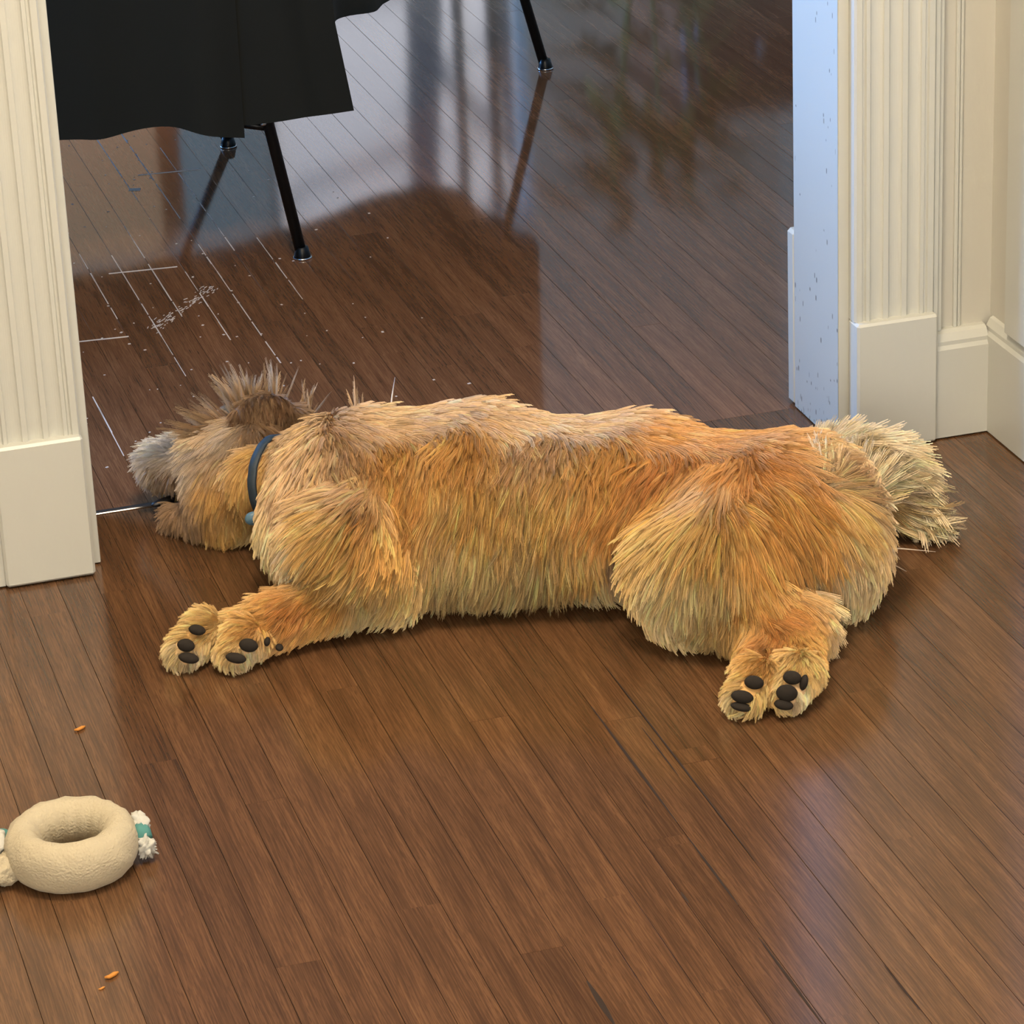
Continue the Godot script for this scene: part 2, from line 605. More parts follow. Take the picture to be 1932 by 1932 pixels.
func floors() -> void:
	var near_tones := tones(wood(3, Color(0.340, 0.238, 0.155), Color(0.425, 0.300, 0.197), Color(0.505, 0.363, 0.242)), 0.16, 0.006)
	var far_tones := tones(wood(11, Color(0.415, 0.285, 0.195), Color(0.505, 0.35, 0.242), Color(0.58, 0.415, 0.29)), 0.07, 0.002)
	var f1 := tag(boxed("floor", Vector3(-2.4, -0.06, -0.182), Vector3(1.142, -0.0075, 5.0), 0.0, M.subfloor), "brown narrow-board oak floor the dog lies on", "floor", "", "structure")
	boards(f1, 0.432, -1.0, 1.142, -0.1765, 1.72, near_tones, true, [])
	boards(f1, 0.432, -2.4, -1.0, -0.03, 5.0, near_tones, false, [])
	boards(f1, 0.432, -1.0, 1.142, 1.72, 5.0, near_tones, false, [])
	var f2 := tag(boxed("floor_back", Vector3(-1.6, -0.06, -5.6), Vector3(3.0, -0.0075, -0.182), 0.0, M.subfloor), "glossier dark oak floor of the back room beyond the doorway", "floor", "", "structure")
	boards(f2, 0.405, -0.35, 1.95, -2.9, -0.1768, far_tones, true, [])
	boards(f2, 0.405, -1.6, -0.35, -5.6, -0.187, far_tones, false, [])
	boards(f2, 0.405, 1.95, 3.0, -5.6, -0.187, far_tones, false, [])
	boards(f2, 0.405, -0.35, 1.95, -5.6, -2.9, far_tones, false, [])
	# open joints where filler has fallen out
	var st := tool()
	for k in [[0.432, 0.53, 0.80, 0.0035], [0.432, 0.833, 0.972, 0.003], [0.429, 1.034, 1.20, 0.003], [0.466, 0.595, 0.71, 0.0018], [0.4765, 0.45, 0.90, 0.0022], [0.518, 1.12, 1.20, 0.0025], [0.390, 0.93, 0.952, 0.0025], [0.257, 1.05, 1.13, 0.006]]:
		gap(st, k[0], k[1], k[2], k[3])
	var g := put("open_joint", done(st), mat(Color(0.16, 0.10, 0.06), 0.9), f1)
	g.set_meta("kind", "stuff")


func gap(st: SurfaceTool, x: float, z0: float, z1: float, w: float) -> void:   # a low dark sliver of filler lying in the joint
	st.set_smooth_group(-1)
	var y := 0.00025
	var n := 7
	for i in n:
		var a := float(i) / n
		var b := float(i + 1) / n
		var wa := w * (0.25 + 0.75 * sin(PI * clampf(a, 0.02, 0.98))) * 0.5
		var wb := w * (0.25 + 0.75 * sin(PI * clampf(b, 0.02, 0.98))) * 0.5
		var za := lerpf(z0, z1, a)
		var zb := lerpf(z0, z1, b)
		quad(st, Vector3(x - wa, y, za), Vector3(x + wa, y, za), Vector3(x + wb, y, zb), Vector3(x - wb, y, zb))


func tones(tex: ImageTexture, rough: float, relief: float) -> Array:
	var out := []
	for k in [1.0, 0.97, 1.03, 0.94, 0.985, 1.05]:
		var c := Color(k, k, k) if k <= 1.0 else Color(1, 1, 1)
		var m := mat(Color(minf(1, 0.88 * k), minf(1, 0.87 * k), minf(1, 0.86 * k)), rough)
		m.albedo_texture = tex
		m.heightmap_enabled = true
		m.heightmap_texture = tex
		m.heightmap_scale = relief
		out.append(m)
	return out


# ---------------------------------------------------------------- table under a black cloth
func table() -> void:
	var t := tag(base("table"), "table on thin splayed black steel legs under the black cloth", "table")
	var top := PackedVector2Array([Vector2(-0.55, -1.02), Vector2(0.54, -1.02), Vector2(1.05, -1.76), Vector2(0.95, -2.22), Vector2(-0.55, -2.22)])
	var st := tool()
	st.set_smooth_group(-1)
	for i in range(1, top.size() - 1):
		for y in [0.738, 0.712]:
			var a := Vector3(top[0].x, y, top[0].y)
			var b := Vector3(top[i].x, y, top[i].y)
			var c := Vector3(top[i + 1].x, y, top[i + 1].y)
			if y > 0.72:
				tri(st, a, c, b)
			else:
				tri(st, a, b, c)
	for i in top.size():
		var p := top[i]
		var q := top[(i + 1) % top.size()]
		quad(st, Vector3(p.x, 0.712, p.y), Vector3(q.x, 0.712, q.y), Vector3(q.x, 0.738, q.y), Vector3(p.x, 0.738, p.y))
	put("tabletop", done(st), M.steel, t)
	var legs := [[Vector3(0.4909, 0.0000, -1.0033), Vector3(0.4581, 0.2071, -1.0250)], [Vector3(0.5094, -0.0000, -1.5890), Vector3(0.5093, 0.0350, -1.6385)], [Vector3(1.1161, 0.0000, -1.8035), Vector3(1.0918, 0.1180, -1.8300)], [Vector3(-0.45, 0, -2.15), Vector3(-0.43, 0.2, -2.13)], [Vector3(-0.45, 0, -1.1), Vector3(-0.43, 0.2, -1.12)]]
	for l in legs:
		var foot: Vector3 = l[0]
		var d: Vector3 = (l[1] - foot)
		var up: Vector3 = foot + d * (0.715 / d.y)
		var leg := tubed("leg", [foot + d * (0.012 / d.y), up], [0.0085, 0.0085], M.steel, t, 14)
		put("foot_glide", lathe([Vector2(0, 0.0), Vector2(0.0115, 0.0), Vector2(0.0125, 0.004), Vector2(0.0110, 0.010), Vector2(0.009, 0.018), Vector2(0, 0.018)], 20), M.steel, leg, foot)
		put("glide_ring", lathe([Vector2(0.0112, 0.0005), Vector2(0.0138, 0.0005), Vector2(0.0138, 0.003), Vector2(0.0112, 0.003)], 20, true), M.chrome, leg, foot)
	tubed("cross_bar", [Vector3(0.4124, 0.2028, -1.0500), Vector3(0.4596, 0.1965, -1.0280)], [0.006, 0.006], M.steel, t, 10)
	put("bar_clip", blob(Vector3(0.4501, 0.2061, -1.0180), Basis.from_scale(Vector3(0.005, 0.004, 0.004))), M.chrome, t)
	# the cloth: one sheet over the top that falls in folds, each run with its own hem
	st = tool()
	skirt(st, [Vector3(-0.62, 0.20, -0.985), Vector3(-0.35, 0.21, -0.995), Vector3(-0.1, 0.23, -0.99), Vector3(0.1428, 0.2277, -1.0000), Vector3(0.2161, 0.2211, -0.9900), Vector3(0.3087, 0.2252, -1.0000), Vector3(0.3674, 0.2085, -0.9850), Vector3(0.4190, 0.1936, -0.9920)], 0.74, 0.010)
	skirt(st, [Vector3(0.4045, 0.2096, -1.0120), Vector3(0.4935, 0.2155, -0.9900), Vector3(0.5429, 0.2112, -1.0000), Vector3(0.5798, 0.2151, -0.9950)], 0.74, 0.006, Vector3(0.5596, 0.3505, -1.0000))
	skirt(st, [Vector3(0.548, 0.352, -1.004), Vector3(0.5719, 0.3286, -1.0700), Vector3(0.6233, 0.3123, -1.1500), Vector3(0.7248, 0.2908, -1.2900), Vector3(0.95, 0.30, -1.57), Vector3(1.04, 0.31, -1.70), Vector3(1.08, 0.30, -1.78)], 0.74, 0.008)
	skirt(st, [Vector3(1.08, 0.30, -1.78), Vector3(1.08, 0.33, -2.0), Vector3(1.0, 0.33, -2.26), Vector3(0.6, 0.40, -2.26), Vector3(-0.1, 0.42, -2.26), Vector3(-0.62, 0.30, -2.26), Vector3(-0.62, 0.22, -1.6), Vector3(-0.62, 0.20, -0.985)], 0.74, 0.008)
	var lid := PackedVector3Array([Vector3(-0.62, 0.742, -0.985), Vector3(0.56, 0.742, -0.995), Vector3(0.60, 0.742, -1.1), Vector3(1.08, 0.742, -1.78), Vector3(1.08, 0.742, -2.0), Vector3(1.0, 0.742, -2.26), Vector3(-0.62, 0.742, -2.26)])
	st.set_smooth_group(-1)
	for i in range(1, lid.size() - 1):
		tri(st, lid[0], lid[i + 1], lid[i])
	tag(put("tablecloth", done(st), M.cloth), "black cloth hanging low over the table beyond the doorway", "tablecloth")


func skirt(st: SurfaceTool, hem: Array, y1: float, wave: float, corner := Vector3.ZERO) -> void:   # a hanging fall of cloth, 2 mm thick at its hem
	st.set_smooth_group(0)
	var cols := []
	for i in hem.size() - 1:
		for k in 8:
			cols.append((hem[i] as Vector3).cubic_interpolate(hem[i + 1], hem[maxi(i - 1, 0)], hem[mini(i + 2, hem.size() - 1)], k / 8.0))
	cols.append(hem[-1])
	var rows := 8
	var grid := []
	var run := 0.0
	for i in cols.size():
		var p: Vector3 = cols[i]
		var t: Vector3 = (cols[mini(i + 1, cols.size() - 1)] - cols[maxi(i - 1, 0)])
		t.y = 0
		t = t.normalized()
		var n := Vector3(-t.z, 0, t.x)
		if i > 0:
			run += Vector2(p.x - cols[i - 1].x, p.z - cols[i - 1].z).length()
		var col := PackedVector3Array()
		for r in rows + 1:
			var f := float(r) / rows
			var q := Vector3(p.x, lerpf(p.y, y1, f), p.z)
			if corner != Vector3.ZERO:   # the free side edge leans towards its corner point
				var s := clampf(run / 0.14, 0, 1)
				q.x = lerpf(p.x, p.x + (corner.x - (hem[-1] as Vector3).x) * clampf((q.y - p.y) / (corner.y - p.y), 0, 1.2), s)
			q += n * sin(run * 34.0) * wave * (1.0 - f)
			col.append(q)
		grid.append(col)
	for i in grid.size() - 1:
		for r in rows:
			quad(st, grid[i][r], grid[i][r + 1], grid[i + 1][r + 1], grid[i + 1][r])


# ---------------------------------------------------------------- what the glossy back-room floor mirrors
func far_furniture() -> void:
	var tanf := mat(Color(1.0, 0.62, 0.36), 0.8)
	var a := tag(base("armchair", Vector3(0.68, 0, -4.1)), "tan upholstered armchair, mirrored as an orange patch on the back floor", "armchair")
	boxed("seat", Vector3(-0.30, 0.18, -0.28), Vector3(0.30, 0.44, 0.30), 0.05, tanf, a)
	boxed("backrest", Vector3(-0.27, 0.42, -0.32), Vector3(0.25, 1.12, -0.16), 0.07, tanf, a)
	for k in [-1.0, 1.0]:
		boxed("arm", Vector3(k * 0.36 - 0.06, 0.18, -0.30), Vector3(k * 0.36 + 0.06, 0.62, 0.30), 0.05, tanf, a)
		for z in [-0.25, 0.25]:
			tubed("leg", [Vector3(k * 0.34, 0, z), Vector3(k * 0.32, 0.19, z)], [0.015, 0.024], M.steel, a)
	var red := mat(Color(0.34, 0.16, 0.10), 0.4)
	var c := tag(base("chest", Vector3(2.58, 0, -4.4)), "dark red wooden chest of drawers, mirrored in the back floor", "chest")
	boxed("carcass", Vector3(-0.38, 0.06, -0.24), Vector3(0.38, 0.86, 0.22), 0.008, red, c)
	boxed("top", Vector3(-0.40, 0.86, -0.25), Vector3(0.40, 0.89, 0.25), 0.008, red, c)
	for k in 3:
		var d := boxed("drawer", Vector3(-0.35, 0.10 + k * 0.25, 0.20), Vector3(0.35, 0.33 + k * 0.25, 0.235), 0.006, red, c)
		for x in [-0.18, 0.18]:
			put("knob", blob(Vector3(x, 0.215 + k * 0.25, 0.25), Basis.from_scale(Vector3.ONE * 0.014)), M.metal, d)
	for x in [-0.33, 0.33]:
		for z in [-0.2, 0.18]:
			boxed("foot", Vector3(x - 0.03, 0, z - 0.03), Vector3(x + 0.03, 0.07, z + 0.03), 0.006, red, c)
	var p := tag(base("potted_plant", Vector3(2.0, 0, -3.85)), "bushy olive-green potted plant, mirrored beside the garden window", "plant")
	put("pot", lathe([Vector2(0, 0), Vector2(0.13, 0), Vector2(0.17, 0.30), Vector2(0.18, 0.30), Vector2(0.18, 0.33), Vector2(0.155, 0.33), Vector2(0.15, 0.28), Vector2(0, 0.28)], 28), mat(Color(0.52, 0.28, 0.16), 0.7), p)
	var leaf := leaf_mesh()
	var greens := [mat(Color(0.42, 0.42, 0.16), 0.6), mat(Color(0.36, 0.38, 0.14), 0.6), mat(Color(0.48, 0.42, 0.18), 0.6)]
	var r := RandomNumberGenerator.new()
	r.seed = 4
	for i in 7:
		var e := Vector3(r.randf_range(-0.18, 0.18), r.randf_range(0.6, 0.95), r.randf_range(-0.15, 0.15))
		tubed("stem", [Vector3(e.x * 0.1, 0.27, e.z * 0.1), Vector3(e.x * 0.6, e.y * 0.6, e.z * 0.6), e], [0.008, 0.006, 0.003], greens[1], p, 6)
	for i in 90:
		var yaw := r.randf() * TAU
		var y := r.randf_range(0.34, 1.0)
		var rad := r.randf_range(0.02, 0.16)
		var l := put("leaf", leaf, greens[i % 3], p, Vector3(cos(yaw) * rad, y, sin(yaw) * rad))
		l.rotation = Vector3(r.randf_range(-0.5, 0.6), PI / 2 - yaw, 0)
		l.scale = Vector3.ONE * r.randf_range(0.7, 1.2)
	# garden trees beyond the far window
	var bark := mat(Color(0.20, 0.15, 0.11), 0.9)
	var lawn := tag(boxed("ground", Vector3(-8, -0.4, -22), Vector3(12, -0.35, -5.9), 0.0, mat(Color(0.42, 0.44, 0.36), 0.9)), "garden ground outside the back room", "ground", "", "structure")
	for k in [[2.60, -8.2, 0.075], [3.32, -9.5, 0.045], [2.70, -7.6, 0.018]]:
		var t := tag(base("garden_tree", Vector3(k[0], -0.36, k[1])), ["thick bare garden tree outside the far window", "slender bare garden tree further off outside the far window", "sapling close outside the far window"][0 if k[2] > 0.06 else (1 if k[2] > 0.03 else 2)], "tree")
		tubed("trunk", [Vector3(0, 0, 0), Vector3(0.03, 1.3, 0), Vector3(-0.05, 2.6, 0.05), Vector3(0.05, 4.2, 0)], [k[2] * 1.4, k[2], k[2] * 0.8, k[2] * 0.3], bark, t, 10)
		for i in 9:
			var y := 1.0 + 0.3 * i
			var yaw := r.randf() * TAU
			var q := Vector3(0.0, y, 0)
			var l := r.randf_range(0.5, 1.1)
			tubed("branch", [q, q + Vector3(cos(yaw) * l * 0.5, 0.15, sin(yaw) * l * 0.5), q + Vector3(cos(yaw) * l, 0.5, sin(yaw) * l)], [k[2] * 0.45, k[2] * 0.3, 0.005], bark, t, 7)


func leaf_mesh() -> ArrayMesh:   # a pointed leaf with a keel, 15 cm long, along +z
	var st := tool()
	st.set_smooth_group(0)
	var n := 6
	for i in n:
		for s in [-1.0, 1.0]:
			var q := []
			for k in [i, i + 1]:
				var f := float(k) / n
				var w := 0.035 * sin(PI * pow(f, 0.8)) + 0.0005
				q.append([Vector3(0, -0.05 * f * f, f * 0.16), Vector3(s * w, 0.012 * sin(PI * f) - 0.05 * f * f, f * 0.16)])
			if s > 0:
				quad(st, q[0][0], q[1][0], q[1][1], q[0][1])
			else:
				quad(st, q[0][0], q[0][1], q[1][1], q[1][0])
	return done(st)


# ---------------------------------------------------------------- the dog
func bone(zone: String, a: Vector3, b: Vector3, ra: float, rb: float) -> void:
	bone_zone.append(zone)
	bone_a.append(a)
	bone_b.append(b)
	bone_ra.append(ra)
	bone_rb.append(rb)


func guide(at: Vector3, dir: Vector3, color: String, length: float, lift: float) -> void:
	guide_at.append(at)
	guide_dir.append(dir)
	guide_color.append((coat[color] as Color).srgb_to_linear())
	guide_len.append(length)
	guide_lift.append(lift)


func skeleton() -> void:
	bone("body", Vector3(0.3068, 0.1080, 0.0790), Vector3(0.4269, 0.1100, 0.1370), 0.0640, 0.0660)
	bone("body", Vector3(0.4269, 0.1100, 0.1370), Vector3(0.5919, 0.1050, 0.2174), 0.0660, 0.0640)
	bone("body", Vector3(0.5919, 0.1050, 0.2174), Vector3(0.7184, 0.1030, 0.3407), 0.0640, 0.0620)
	bone("body", Vector3(0.2833, 0.0960, 0.1257), Vector3(0.3981, 0.0950, 0.1899), 0.0820, 0.0800)
	bone("body", Vector3(0.3981, 0.0950, 0.1899), Vector3(0.5720, 0.0920, 0.2745), 0.0800, 0.0740)
	bone("body", Vector3(0.5720, 0.0920, 0.2745), Vector3(0.7207, 0.0920, 0.3669), 0.0740, 0.0800)
	bone("body", Vector3(0.2723, 0.0850, 0.1750), Vector3(0.3898, 0.0740, 0.2152), 0.0660, 0.0560)
	bone("body", Vector3(0.3898, 0.0740, 0.2152), Vector3(0.5649, 0.0720, 0.2753), 0.0560, 0.0520)
	bone("body", Vector3(0.2358, 0.0740, 0.1204), Vector3(0.2607, 0.0800, 0.1660), 0.0400, 0.0550)
	bone("neck", Vector3(0.2814, 0.1000, 0.0651), Vector3(0.2088, 0.0860, -0.0054), 0.0600, 0.0400)
	bone("head", Vector3(0.2048, 0.0880, -0.0768), Vector3(0.1816, 0.0780, -0.0717), 0.0460, 0.0440)
	bone("head", Vector3(0.1894, 0.0580, -0.0413), Vector3(0.1638, 0.0520, -0.0583), 0.0460, 0.0400)
	bone("head", Vector3(0.1751, 0.0700, -0.1036), Vector3(0.1188, 0.0560, -0.1593), 0.0400, 0.0260)
	bone("head", Vector3(0.1734, 0.0280, -0.0374), Vector3(0.1163, 0.0200, -0.0889), 0.0250, 0.0140)
	bone("head", Vector3(0.2639, 0.1120, -0.1005), Vector3(0.2163, 0.1040, -0.1601), 0.0220, 0.0200)
	bone("haunch", Vector3(0.2416, 0.1000, 0.2457), Vector3(0.2794, 0.0620, 0.2550), 0.0520, 0.0380)
	bone("leg", Vector3(0.2770, 0.0520, 0.2504), Vector3(0.1591, 0.0360, 0.2703), 0.0340, 0.0210)
	bone("leg", Vector3(0.1591, 0.0360, 0.2703), Vector3(0.1132, 0.0260, 0.2903), 0.0200, 0.0190)
	bone("paw", Vector3(0.1139, 0.0300, 0.2937), Vector3(0.0989, 0.0210, 0.3048), 0.0220, 0.0180)
	bone("haunch", Vector3(0.2571, 0.0400, 0.1944), Vector3(0.1505, 0.0260, 0.2399), 0.0280, 0.0180)
	bone("leg", Vector3(0.1505, 0.0260, 0.2399), Vector3(0.0776, 0.0240, 0.2572), 0.0170, 0.0160)
	bone("paw", Vector3(0.0778, 0.0280, 0.2518), Vector3(0.0489, 0.0210, 0.2792), 0.0210, 0.0180)
	bone("haunch", Vector3(0.7060, 0.1000, 0.3726), Vector3(0.6012, 0.0800, 0.4197), 0.0760, 0.0640)
	bone("haunch", Vector3(0.6027, 0.0780, 0.4156), Vector3(0.5844, 0.0580, 0.3884), 0.0540, 0.0360)
	bone("leg", Vector3(0.5901, 0.0680, 0.4243), Vector3(0.6687, 0.0400, 0.4835), 0.0460, 0.0260)
	bone("leg", Vector3(0.6756, 0.0360, 0.4972), Vector3(0.6500, 0.0280, 0.5807), 0.0220, 0.0180)
	bone("paw", Vector3(0.6414, 0.0310, 0.5919), Vector3(0.6214, 0.0210, 0.6186), 0.0230, 0.0180)
	bone("leg", Vector3(0.6256, 0.0480, 0.4439), Vector3(0.6424, 0.0320, 0.5119), 0.0380, 0.0210)
	bone("leg", Vector3(0.6424, 0.0320, 0.5119), Vector3(0.6020, 0.0260, 0.5749), 0.0200, 0.0170)
	bone("paw", Vector3(0.5979, 0.0300, 0.5859), Vector3(0.5762, 0.0210, 0.6086), 0.0220, 0.0180)
	bone("body", Vector3(0.7075, 0.0950, 0.3767), Vector3(0.7276, 0.0820, 0.3845), 0.0720, 0.0640)
	bone("body", Vector3(0.7323, 0.0600, 0.3723), Vector3(0.7429, 0.0460, 0.3819), 0.0520, 0.0360)
	bone("tail", Vector3(0.7740, 0.1000, 0.3044), Vector3(0.8340, 0.0860, 0.2438), 0.0210, 0.0220)
	bone("tail", Vector3(0.8340, 0.0860, 0.2438), Vector3(0.8776, 0.0620, 0.2263), 0.0230, 0.0230)
	bone("tail", Vector3(0.8776, 0.0620, 0.2263), Vector3(0.9045, 0.0320, 0.2463), 0.0220, 0.0120)


func coat_guides() -> void:
	guide(Vector3(0.3030, 0.1832, 0.1228), Vector3(0.4520, -0.7571, 0.4716), "tan", .045, .15)
	guide(Vector3(0.3620, 0.1857, 0.1575), Vector3(0.4520, -0.7571, 0.4716), "tan", .045, .15)
	guide(Vector3(0.4482, 0.1855, 0.1827), Vector3(0.4520, -0.7571, 0.4716), "tan", .040, .15)
	guide(Vector3(0.5355, 0.1783, 0.2034), Vector3(0.4520, -0.7571, 0.4716), "tan", .038, .15)
	guide(Vector3(0.5956, 0.1816, 0.2676), Vector3(0.4520, -0.7571, 0.4716), "rust", .036, .15)
	guide(Vector3(0.6511, 0.1782, 0.3218), Vector3(0.4520, -0.7571, 0.4716), "rust", .036, .15)
	guide(Vector3(0.6856, 0.1822, 0.3953), Vector3(0.4520, -0.7571, 0.4716), "rust", .034, .15)
	guide(Vector3(0.7172, 0.1711, 0.4248), Vector3(0.2916, -0.8375, 0.4621), "rust", .034, .35)
	guide(Vector3(0.2613, 0.1726, 0.1624), Vector3(0.1582, -0.8819, 0.4441), "tan", 0.053, 0.23)
	guide(Vector3(0.3162, 0.1734, 0.1871), Vector3(0.0386, -0.9063, 0.4209), "orange", .040, .25)
	guide(Vector3(0.3843, 0.1840, 0.2097), Vector3(-0.2462, -0.9076, 0.3401), "orange", 0.053, 0.18)
	guide(Vector3(0.4657, 0.1772, 0.2258), Vector3(-0.2462, -0.9076, 0.3401), "tan", 0.053, 0.18)
	guide(Vector3(0.5377, 0.1716, 0.2906), Vector3(-0.0560, -0.9156, 0.3981), "orange", .050, .17)
	guide(Vector3(0.5942, 0.1691, 0.3239), Vector3(-0.4590, -0.8514, 0.2539), "rust", 0.056, 0.18)
	guide(Vector3(0.6497, 0.1741, 0.3760), Vector3(-0.2462, -0.9076, 0.3401), "rust", 0.053, 0.18)
	guide(Vector3(0.2233, 0.1531, 0.1626), Vector3(-0.1518, -0.9162, 0.3710), "tan", 0.053, 0.23)
	guide(Vector3(0.2558, 0.1540, 0.2271), Vector3(-0.4959, -0.8356, 0.2362), "tan", 0.053, 0.21)
	guide(Vector3(0.3130, 0.1425, 0.2377), Vector3(-0.2919, -0.9000, 0.3236), "orange", 0.056, 0.18)
	guide(Vector3(0.3889, 0.1435, 0.2713), Vector3(-0.2919, -0.9000, 0.3236), "gold", 0.060, 0.18)
	guide(Vector3(0.4671, 0.1404, 0.2957), Vector3(-0.2919, -0.9000, 0.3236), "gold", 0.060, 0.18)
	guide(Vector3(0.5288, 0.1387, 0.3325), Vector3(-0.3791, -0.8790, 0.2892), "orange", 0.057, 0.18)
	guide(Vector3(0.2180, 0.1360, 0.2769), Vector3(-0.6565, -0.7399, 0.1470), "gold", 0.056, 0.23)
	guide(Vector3(0.2762, 0.1211, 0.2799), Vector3(-0.5632, -0.8014, 0.2015), "orange", 0.057, 0.18)
	guide(Vector3(0.3597, 0.1012, 0.2811), Vector3(-0.2462, -0.9076, 0.3401), "pale", 0.065, 0.18)
	guide(Vector3(0.4384, 0.0973, 0.3037), Vector3(-0.2919, -0.9000, 0.3236), "pale", 0.065, 0.18)
	guide(Vector3(0.4969, 0.0926, 0.3315), Vector3(-0.2462, -0.9076, 0.3401), "gold", 0.060, 0.18)
	guide(Vector3(0.5275, 0.0954, 0.3508), Vector3(-0.2462, -0.9076, 0.3401), "bare", .022, .25)
	guide(Vector3(0.3593, 0.0391, 0.2718), Vector3(-0.1039, -0.9170, 0.3851), "pale", .042, 0.18)
	guide(Vector3(0.4418, 0.0301, 0.2841), Vector3(-0.2462, -0.9076, 0.3401), "pale", .042, 0.18)
	guide(Vector3(0.5051, 0.0412, 0.3203), Vector3(-0.0560, -0.9156, 0.3981), "pale", .040, 0.18)
	guide(Vector3(0.1882, 0.0903, 0.1375), Vector3(-0.6949, -0.7087, 0.1219), "pale", .045, .35)
	guide(Vector3(0.2049, -0.0055, 0.0104), Vector3(-0.9092, -0.4096, -0.0746), "cream", .045, .4)
	guide(Vector3(0.1902, 0.1088, 0.2613), Vector3(-0.8557, -0.5174, -0.0105), "cream", .045, .35)
	guide(Vector3(0.2232, 0.1050, 0.2957), Vector3(-0.6949, -0.7087, 0.1219), "gold", 0.053, 0.21)
	guide(Vector3(0.2819, 0.0819, 0.2951), Vector3(-0.3791, -0.8790, 0.2892), "gold", .036, .25)
	guide(Vector3(0.2558, 0.0480, 0.2954), Vector3(-0.4200, -0.8659, 0.2716), "pale", .034, .25)
	guide(Vector3(0.2097, 0.0604, 0.2905), Vector3(-0.6565, -0.7399, 0.1470), "orange", .032, .25)
	guide(Vector3(0.1677, 0.0619, 0.2917), Vector3(-0.8192, -0.5729, 0.0250), "rust", .028, .25)
	guide(Vector3(0.1374, 0.0620, 0.2945), Vector3(-0.8557, -0.5174, -0.0105), "orange", .024, .25)
	guide(Vector3(0.1096, 0.0548, 0.3104), Vector3(-0.7832, -0.6193, 0.0563), "orange", .020, .3)
	guide(Vector3(0.0897, 0.0418, 0.3161), Vector3(-0.6353, -0.7555, 0.1601), "gold", .018, .3)
	guide(Vector3(0.1096, 0.0238, 0.3263), Vector3(0.2370, -0.8580, 0.4558), "cream", .014, .35)
	guide(Vector3(0.0808, 0.0529, 0.2801), Vector3(-0.8909, -0.4513, -0.0505), "gold", .020, .3)
	guide(Vector3(0.0509, 0.0449, 0.2790), Vector3(-0.7832, -0.6193, 0.0563), "gold", .020, .3)
	guide(Vector3(0.0331, 0.0300, 0.2884), Vector3(-0.5969, -0.7813, 0.1828), "pale", .020, .3)
	guide(Vector3(0.0560, 0.0224, 0.3021), Vector3(0.0386, -0.9063, 0.4209), "cream", .014, .35)
	guide(Vector3(0.6227, 0.1619, 0.3818), Vector3(-0.3363, -0.8904, 0.3066), "tan", 0.056, 0.23)
	guide(Vector3(0.5867, 0.1470, 0.3613), Vector3(-0.6219, -0.7648, 0.1682), "orange", 0.057, 0.21)
	guide(Vector3(0.5499, 0.1300, 0.4128), Vector3(-0.5632, -0.8014, 0.2015), "gold", 0.062, 0.21)
	guide(Vector3(0.5918, 0.1441, 0.4489), Vector3(-0.2462, -0.9076, 0.3401), "gold", 0.062, 0.18)
	guide(Vector3(0.6555, 0.1613, 0.4253), Vector3(0.2916, -0.8375, 0.4621), "orange", 0.057, 0.18)
	guide(Vector3(0.6406, 0.1296, 0.4638), Vector3(0.1292, -0.8891, 0.4391), "orange", 0.062, 0.18)
	guide(Vector3(0.6995, 0.1594, 0.4385), Vector3(0.5151, -0.7161, 0.4711), "orange", 0.057, 0.18)
	guide(Vector3(0.5403, 0.0994, 0.4555), Vector3(-0.5632, -0.8014, 0.2015), "pale", .048, 0.21)
	guide(Vector3(0.5785, 0.1048, 0.4835), Vector3(-0.2462, -0.9076, 0.3401), "pale", .050, 0.21)
	guide(Vector3(0.5607, 0.0693, 0.4809), Vector3(-0.3791, -0.8790, 0.2892), "pale", .042, 0.23)
	guide(Vector3(0.6015, 0.0647, 0.5010), Vector3(-0.0560, -0.9156, 0.3981), "gold", .040, 0.21)
	guide(Vector3(0.6294, 0.0935, 0.4921), Vector3(0.2494, -0.8536, 0.4574), "orange", 0.057, 0.18)
	guide(Vector3(0.7098, 0.1283, 0.4585), Vector3(0.3314, -0.8205, 0.4658), "orange", 0.062, 0.18)
	guide(Vector3(0.7434, 0.1418, 0.4439), Vector3(0.4520, -0.7571, 0.4716), "gold", 0.060, 0.23)
	guide(Vector3(0.7330, 0.1005, 0.4618), Vector3(0.2916, -0.8375, 0.4621), "cream", .055, .3)
	guide(Vector3(0.7060, 0.0823, 0.4674), Vector3(0.3314, -0.8205, 0.4658), "cream", 0.065, 0.21)
	guide(Vector3(0.7330, 0.0719, 0.4615), Vector3(0.1292, -0.8891, 0.4391), "pale", .050, .35)
	guide(Vector3(0.6489, 0.0708, 0.5197), Vector3(0.4952, -0.7296, 0.4715), "rust", .028, .25)
	guide(Vector3(0.6734, 0.0545, 0.5492), Vector3(0.0386, -0.9063, 0.4209), "orange", .022, .28)
	guide(Vector3(0.6440, 0.0554, 0.6084), Vector3(-0.2462, -0.9076, 0.3401), "gold", .020, .3)
	guide(Vector3(0.6237, 0.0590, 0.5534), Vector3(-0.4200, -0.8659, 0.2716), "rust", .024, .28)
	guide(Vector3(0.5936, 0.0550, 0.6009), Vector3(-0.5632, -0.8014, 0.2015), "orange", .020, .3)
	guide(Vector3(0.5646, 0.0384, 0.6070), Vector3(-0.6949, -0.7087, 0.1219), "gold", .020, .35)
	guide(Vector3(0.5571, 0.0263, 0.6110), Vector3(-0.6949, -0.7087, 0.1219), "pale", .018, .35)
	guide(Vector3(0.5945, 0.0308, 0.6289), Vector3(-0.3363, -0.8904, 0.3066), "gold", .018, .3)
	guide(Vector3(0.6265, 0.0289, 0.6375), Vector3(0.0386, -0.9063, 0.4209), "cream", .014, .3)
	guide(Vector3(0.6306, 0.0535, 0.6123), Vector3(-0.3363, -0.8904, 0.3066), "gold", .018, .3)
